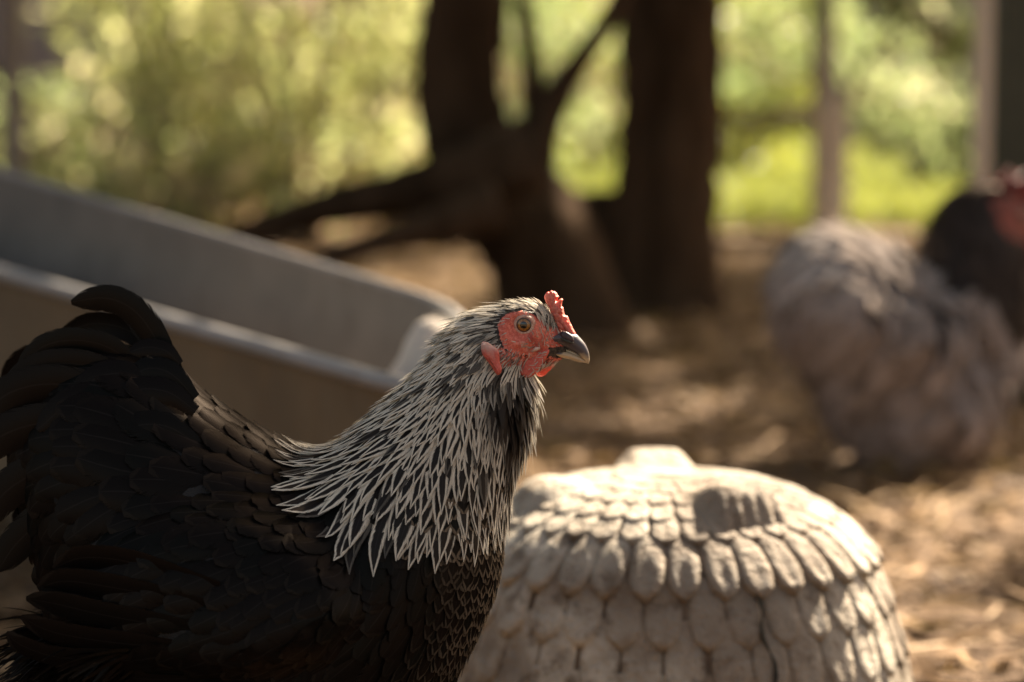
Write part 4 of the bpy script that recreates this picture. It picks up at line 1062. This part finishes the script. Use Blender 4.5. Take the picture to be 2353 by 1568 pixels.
def make_trees():
    base = ground_at(1530, 722)
    t = tag(empty('tree', (base.x, base.y, 0)), 'thick dark tree trunk standing straight right of the picture centre', 'tree')
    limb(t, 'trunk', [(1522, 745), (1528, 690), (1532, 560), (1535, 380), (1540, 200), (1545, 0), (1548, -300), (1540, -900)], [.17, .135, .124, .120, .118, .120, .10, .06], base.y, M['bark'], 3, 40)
    for k, (dx, dz) in enumerate(((.9, 1.2), (-1.1, 1.3), (.3, 1.7), (-.4, 1.9), (1.5, .9))):
        o = Vector((0, 0, 1.6 + .1 * k)); v, f = tube([o, o + Vector((dx * .4, -.3, dz * .5)), o + Vector((dx, -.9 + .3 * k, dz))], [.05, .035, .012], 8, .1); mesh_obj('branch', v, f, M['bark'], t)
    C = []; Rr = []
    for k in range(64):
        C.append((rng.uniform(-1.9, 2.9), rng.uniform(-3.0, 4.2), rng.uniform(2.3, 4.0))); r = rng.uniform(.3, .6); Rr.append((r, r, r * .6))
    for k in range(7): C.append((1.65 + rng.uniform(-.5, .5), 2.04 + rng.uniform(-.6, .9), 3.0 + rng.uniform(-.3, .3))); Rr.append((.5, .5, .35))  # clumps added to the unseen crown to keep sun off the trunk bases
    V, F, rn = leaf_cloud(C, Rr, 105000, (.06, .11), keep=sun_keep(np.array((base.x, base.y, 0))))
    o = mesh_obj('crown', V, F, M['leaf_green'], t, False, attrs={'rnd': rn}); o['kind'] = 'stuff'
    Y = 5.0; b2 = ground_at(1270, 780); b2.y
    t = tag(empty('tree', (W(1290, 750, Y).x, Y, 0)), 'crooked dark tree whose bent trunk leans left of the straight trunk', 'tree')
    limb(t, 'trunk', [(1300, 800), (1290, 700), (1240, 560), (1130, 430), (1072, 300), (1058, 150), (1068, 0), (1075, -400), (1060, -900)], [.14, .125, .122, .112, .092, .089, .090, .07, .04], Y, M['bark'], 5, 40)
    limb(t, 'branch', [(1200, 470), (1240, 300), (1310, 170), (1400, 40), (1450, -80), (1560, -400)], [.075, .045, .028, .022, .018, .012], Y, M['bark'], 7)
    limb(t, 'branch', [(1240, 330), (1225, 200), (1215, 90), (1195, -60), (1180, -400)], [.04, .022, .019, .018, .01], Y, M['bark'], 8)
    C = []; Rr = []
    for k in range(26):
        C.append((rng.uniform(-2.6, .4), rng.uniform(-1.6, 4.0), rng.uniform(2.3, 3.6))); r = rng.uniform(.3, .5); Rr.append((r, r, r * .6))
    V, F, rn = leaf_cloud(C, Rr, 30000, (.06, .11), keep=sun_keep(np.array((t.location.x, Y, 0))))
    o = mesh_obj('crown', V, F, M['leaf_green'], t, False, attrs={'rnd': rn}); o['kind'] = 'stuff'
    t = tag(empty('fallen_log', (W(800, 500, 4.7).x, 4.7, 0)), 'long dark fallen trunk leaning down to the left behind the trough', 'log')
    limb(t, 'trunk', [(1230, 350), (1120, 390), (1000, 425), (880, 452), (760, 478), (640, 515), (520, 560), (350, 640), (150, 742)], [.075, .066, .056, .046, .038, .031, .027, .024, .015], 4.75, M['bark'], 11)
    limb(t, 'branch', [(1150, 470), (1000, 520), (880, 552), (780, 590), (680, 640), (560, 700)], [.05, .036, .026, .022, .018, .012], 4.6, M['bark'], 12)
    t = tag(empty('tree_stump', (W(1385, 740, 5.8).x, 5.8, 0)), 'wide dark stump between the two trunks', 'stump')
    limb(t, 'trunk', [(1385, 712), (1385, 660), (1385, 590), (1380, 510), (1375, 440)], [.22, .19, .165, .15, .13], 5.8, M['bark'], 13, 14)
    # slim tree with the forked branch on the lawn
    Y = 9.2; t = tag(empty('young_tree', (W(1918, 520, Y).x, Y, 0)), 'slim grey young tree with a forking branch on the lawn', 'tree')
    limb(t, 'trunk', [(1915, 560), (1915, 480), (1922, 380), (1925, 290), (1912, 200), (1890, 100), (1900, -60), (1910, -300)], [.050, .045, .042, .046, .034, .03, .025, .01], Y, M['post_mauve'], 15)
    limb(t, 'branch', [(1925, 300), (1870, 275), (1800, 272), (1730, 290), (1660, 250)], [.042, .04, .036, .026, .01], Y, M['bark_grey'], 16)
    limb(t, 'branch', [(1920, 310), (1950, 220), (2000, 120), (2060, 60)], [.036, .024, .016, .006], Y, M['bark_grey'], 17)
    C = []; Rr = []; o3 = np.array(t.location)
    for a, b in ((1720, 60), (1800, 110), (1850, 40), (1960, 90), (2040, 160), (1700, 180), (1900, -40), (1760, -60), (2100, 60), (2120, 210), (2060, 270)):
        q = np.array(W(a, b, Y)) - o3; q[1] += rng.uniform(-.3, .5); C.append(q); r = rng.uniform(.13, .22); Rr.append((r, r, r * .8))
    V, F, rn = leaf_cloud(C, Rr, 750, (.05, .1)); o = mesh_obj('crown', V, F, M['leaf_olive'], t, False, attrs={'rnd': rn}); o['kind'] = 'stuff'
    # branch hanging in at upper right
    Y = 6.4; t = tag(empty('overhanging_branch', (W(2100, 30, Y).x, Y, 0)), 'dark bare branch slanting down at the upper right', 'branch')
    limb(t, 'bough', [(1900, -90), (2020, -20), (2090, 25), (2150, 62), (2210, 100), (2260, 120)], [.03, .026, .024, .022, .014, .004], Y, M['bark'], 19)
    V, F, rn = leaf_cloud([np.array(W(a, b, Y)) - np.array(t.location) for a, b in ((1950, -60), (2120, 30), (2240, 110))], [(.12,) * 3] * 3, 160, (.05, .09)); o = mesh_obj('foliage', V, F, M['leaf_olive'], t, False, attrs={'rnd': rn}); o['kind'] = 'stuff'
make_trees()

# ================================================================== SHRUBS
def put(px, Y): return W(px, 300, Y).x
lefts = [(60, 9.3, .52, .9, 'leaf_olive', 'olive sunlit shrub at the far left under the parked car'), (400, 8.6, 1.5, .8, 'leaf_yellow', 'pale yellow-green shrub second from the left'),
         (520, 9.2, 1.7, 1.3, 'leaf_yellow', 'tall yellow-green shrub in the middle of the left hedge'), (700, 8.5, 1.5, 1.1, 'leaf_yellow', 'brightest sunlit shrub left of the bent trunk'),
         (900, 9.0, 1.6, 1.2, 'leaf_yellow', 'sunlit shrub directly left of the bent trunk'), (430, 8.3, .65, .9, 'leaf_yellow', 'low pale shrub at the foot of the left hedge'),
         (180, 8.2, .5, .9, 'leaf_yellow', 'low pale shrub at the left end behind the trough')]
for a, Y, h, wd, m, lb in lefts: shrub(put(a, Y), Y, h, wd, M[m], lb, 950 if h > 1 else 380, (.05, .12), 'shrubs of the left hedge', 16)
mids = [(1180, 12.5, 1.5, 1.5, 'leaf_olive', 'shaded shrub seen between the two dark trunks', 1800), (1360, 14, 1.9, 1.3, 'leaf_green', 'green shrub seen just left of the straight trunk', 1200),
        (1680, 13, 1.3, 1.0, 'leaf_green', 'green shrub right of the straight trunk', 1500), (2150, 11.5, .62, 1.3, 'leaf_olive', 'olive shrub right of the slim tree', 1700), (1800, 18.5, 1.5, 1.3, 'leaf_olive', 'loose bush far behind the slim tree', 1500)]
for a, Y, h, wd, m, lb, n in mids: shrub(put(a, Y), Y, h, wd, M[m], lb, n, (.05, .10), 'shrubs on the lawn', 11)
# far hedge closing the view
def far_hedge():
    t = tag(empty('far_hedge', (0, 26, 0)), 'long dark hedge across the far end of the lawn', 'hedge')
    C = []; Rr = []
    for k in range(110): C.append((rng.uniform(-10, 16), rng.uniform(-.5, .8), rng.uniform(.3, 2.4))); r = rng.uniform(.5, .9); Rr.append((r, r, r))
    V, F, rn = leaf_cloud(C, Rr, 22000, (.10, .2)); o = mesh_obj('foliage', V, F, M['leaf_dark'], t, False, attrs={'rnd': rn}); o['kind'] = 'stuff'
    v, f = join([tube([(x, 0, 0), (x + .1, 0, 1), (x, .1, 2)], [.06, .05, .02], 6) for x in np.linspace(-9.5, 15.5, 26)]); mesh_obj('stems', v, f, M['bark'], t)['kind'] = 'stuff'
far_hedge()

# ================================================================== FENCE, POSTS, HOUSE, CAR
def make_fence():
    Y = 7.75; t = tag(empty('wire_fence', (0, Y, 0)), 'chain-link fence with a dark bottom board crossing behind the trees', 'fence')
    for i, x in enumerate((-4.2, -1.6, 1.0, 3.6)):
        v, f = box((x, .05, .78), (.07, .07, 1.56)); bevel_mod(mesh_obj('post', v, f, M['post_mauve'], t, False), .006)
    for i, x in enumerate((-2.9, -.3, 2.3)):
        v, f = box((x, 0, .026), (2.59, .03, .05)); bevel_mod(mesh_obj('board', v, f, M['board'], t, False), .004)
    segs = []; h = 1.5; p = .065; V = []; F = []; r = .0016
    for s in (1, -1):
        for x0 in np.arange(-3 - h, 4.6 + h, p):
            a = np.array((x0, .01 * s - .03, .10)); b = np.array((x0 + s * h, .01 * s - .03, .10 + h)); d = np.array((r * s, 0, -r)); e = np.array((0, r, 0)); o = len(V)
            V += [a + d, a + e, a - d, a - e, b + d, b + e, b - d, b - e]; F += [(o, o + 1, o + 5, o + 4), (o + 1, o + 2, o + 6, o + 5), (o + 2, o + 3, o + 7, o + 6), (o + 3, o, o + 4, o + 7)]
    mesh_obj('wire_mesh', V, F, M['wire'], t, False)['kind'] = 'stuff'
make_fence()
def make_posts():
    Y = 3.9; x = W(2335, 300, Y).x
    t = tag(empty('painted_post', (x, Y, 0)), 'dark green painted post at the right edge', 'post')
    v, f = box((0, 0, .75), (.070, .07, 1.5)); bevel_mod(mesh_obj('shaft', v, f, M['post_dark'], t, False), .006)
    v, f = box((0, 0, 1.515), (.09, .09, .03)); bevel_mod(mesh_obj('cap', v, f, M['post_dark'], t, False), .005)
    Y = 4.6; x = W(2262, 300, Y).x
    t = tag(empty('wooden_post', (x, Y, 0)), 'pale weathered wooden post beside the dark green post', 'post')
    v, f = box((0, 0, 1.0), (.040, .05, 2.0)); bevel_mod(mesh_obj('shaft', v, f, M['post_pale'], t, False), .005)
make_posts()
def make_stake():
    Y = 7.5; t = tag(empty('wooden_stake', (W(1920, 300, Y).x, Y, 0)), 'short pale grey stake between the lawn and the grey hen', 'stake')
    v, f = box((0, 0, .24), (.075, .07, .48)); bevel_mod(mesh_obj('shaft', v, f, M['post_pale'], t, False), .008)
    v, f = box((0, 0, .49), (.055, .05, .02)); bevel_mod(mesh_obj('cap', v, f, M['post_pale'], t, False), .006)
make_stake()
def make_house():
    Y = 24; x0 = W(1740, 200, Y).x; t = tag(empty('house', (x0 + 2.2, Y, 0)), 'pale pink rendered house beyond the lawn at the right', 'house')
    v, f = box((0, 1.5, 1.35), (4.6, 3, 2.7)); mesh_obj('wall', v, f, M['plaster'], t, False)
    V = [(-2.5, -.3, 2.7), (2.5, -.3, 2.7), (2.5, 3.3, 2.7), (-2.5, 3.3, 2.7), (-2.5, 1.5, 3.7), (2.5, 1.5, 3.7)]
    mesh_obj('roof', V, [(0, 1, 5, 4), (2, 3, 4, 5), (0, 4, 3), (1, 2, 5), (0, 3, 2, 1)], M['roof'], t, False)
    for wx in (-1.0, .9):
        v, f = box((wx, -.02, 1.4), (.8, .06, .9)); fr = mesh_obj('window', v, f, M['post_pale'], t, False)
        for s in (-.19, .19): v, f = box((wx + s, -.06, 1.4), (.34, .02, .8)); mesh_obj('pane', v, f, M['glass'], fr, False)
make_house()
def make_car():
    Y = 13.0; cx_ = W(-60, 100, Y).x; t = tag(empty('parked_car', (W(370, 100, Y).x - 2.05, Y, 0)), 'mauve-grey parked car at the far upper left corner', 'car')
    prof = [(-2.0, .32), (-2.05, .6), (-1.95, .85), (-1.1, .95), (-.6, 1.36), (.9, 1.40), (1.55, 1.0), (2.0, .92), (2.08, .6), (2.0, .32)]
    V = [(x, y, z + .12) for y in (-.82, .82) for x, z in prof]; n = len(prof)
    F = [tuple(range(n))[::-1], tuple(range(n, 2 * n))] + [(i, (i + 1) % n, n + (i + 1) % n, n + i) for i in range(n)]
    bevel_mod(mesh_obj('body', V, F, M['carpaint'], t, False), .06, 3)
    for s in (-1, 1):
        for a, b in (((-.95, 1.0), (-.5, 1.32)), ((.15, 1.0), (.8, 1.34))):
            V = [(a[0], s * .826, a[1] + .12), (a[0] + .95, s * .826, a[1] + .12), (b[0] + .45, s * .826, b[1] + .1), (b[0], s * .826, b[1] + .1)]
            V += [(x, y - s * .02, z) for x, y, z in V]
            mesh_obj('window', V, [(0, 1, 2, 3), (7, 6, 5, 4), (0, 4, 5, 1), (1, 5, 6, 2), (2, 6, 7, 3), (3, 7, 4, 0)], M['glass'], t, False)
        for x in (-1.3, 1.3):
            v, f = tube([(x, s * .62, .33), (x, s * .66, .33), (x, s * .82, .33), (x, s * .84, .33)], [.30, .33, .33, .29], 24)
            wv = [Vector((p[0], p[1], p[2])) for p in v]; o = mesh_obj('wheel', wv, f, M['rubber'], t)
            v, f = tube([(x, s * .835, .33), (x, s * .85, .33)], [.2, .17], 18); mesh_obj('rim', v, f, M['rim'], o)
make_car()
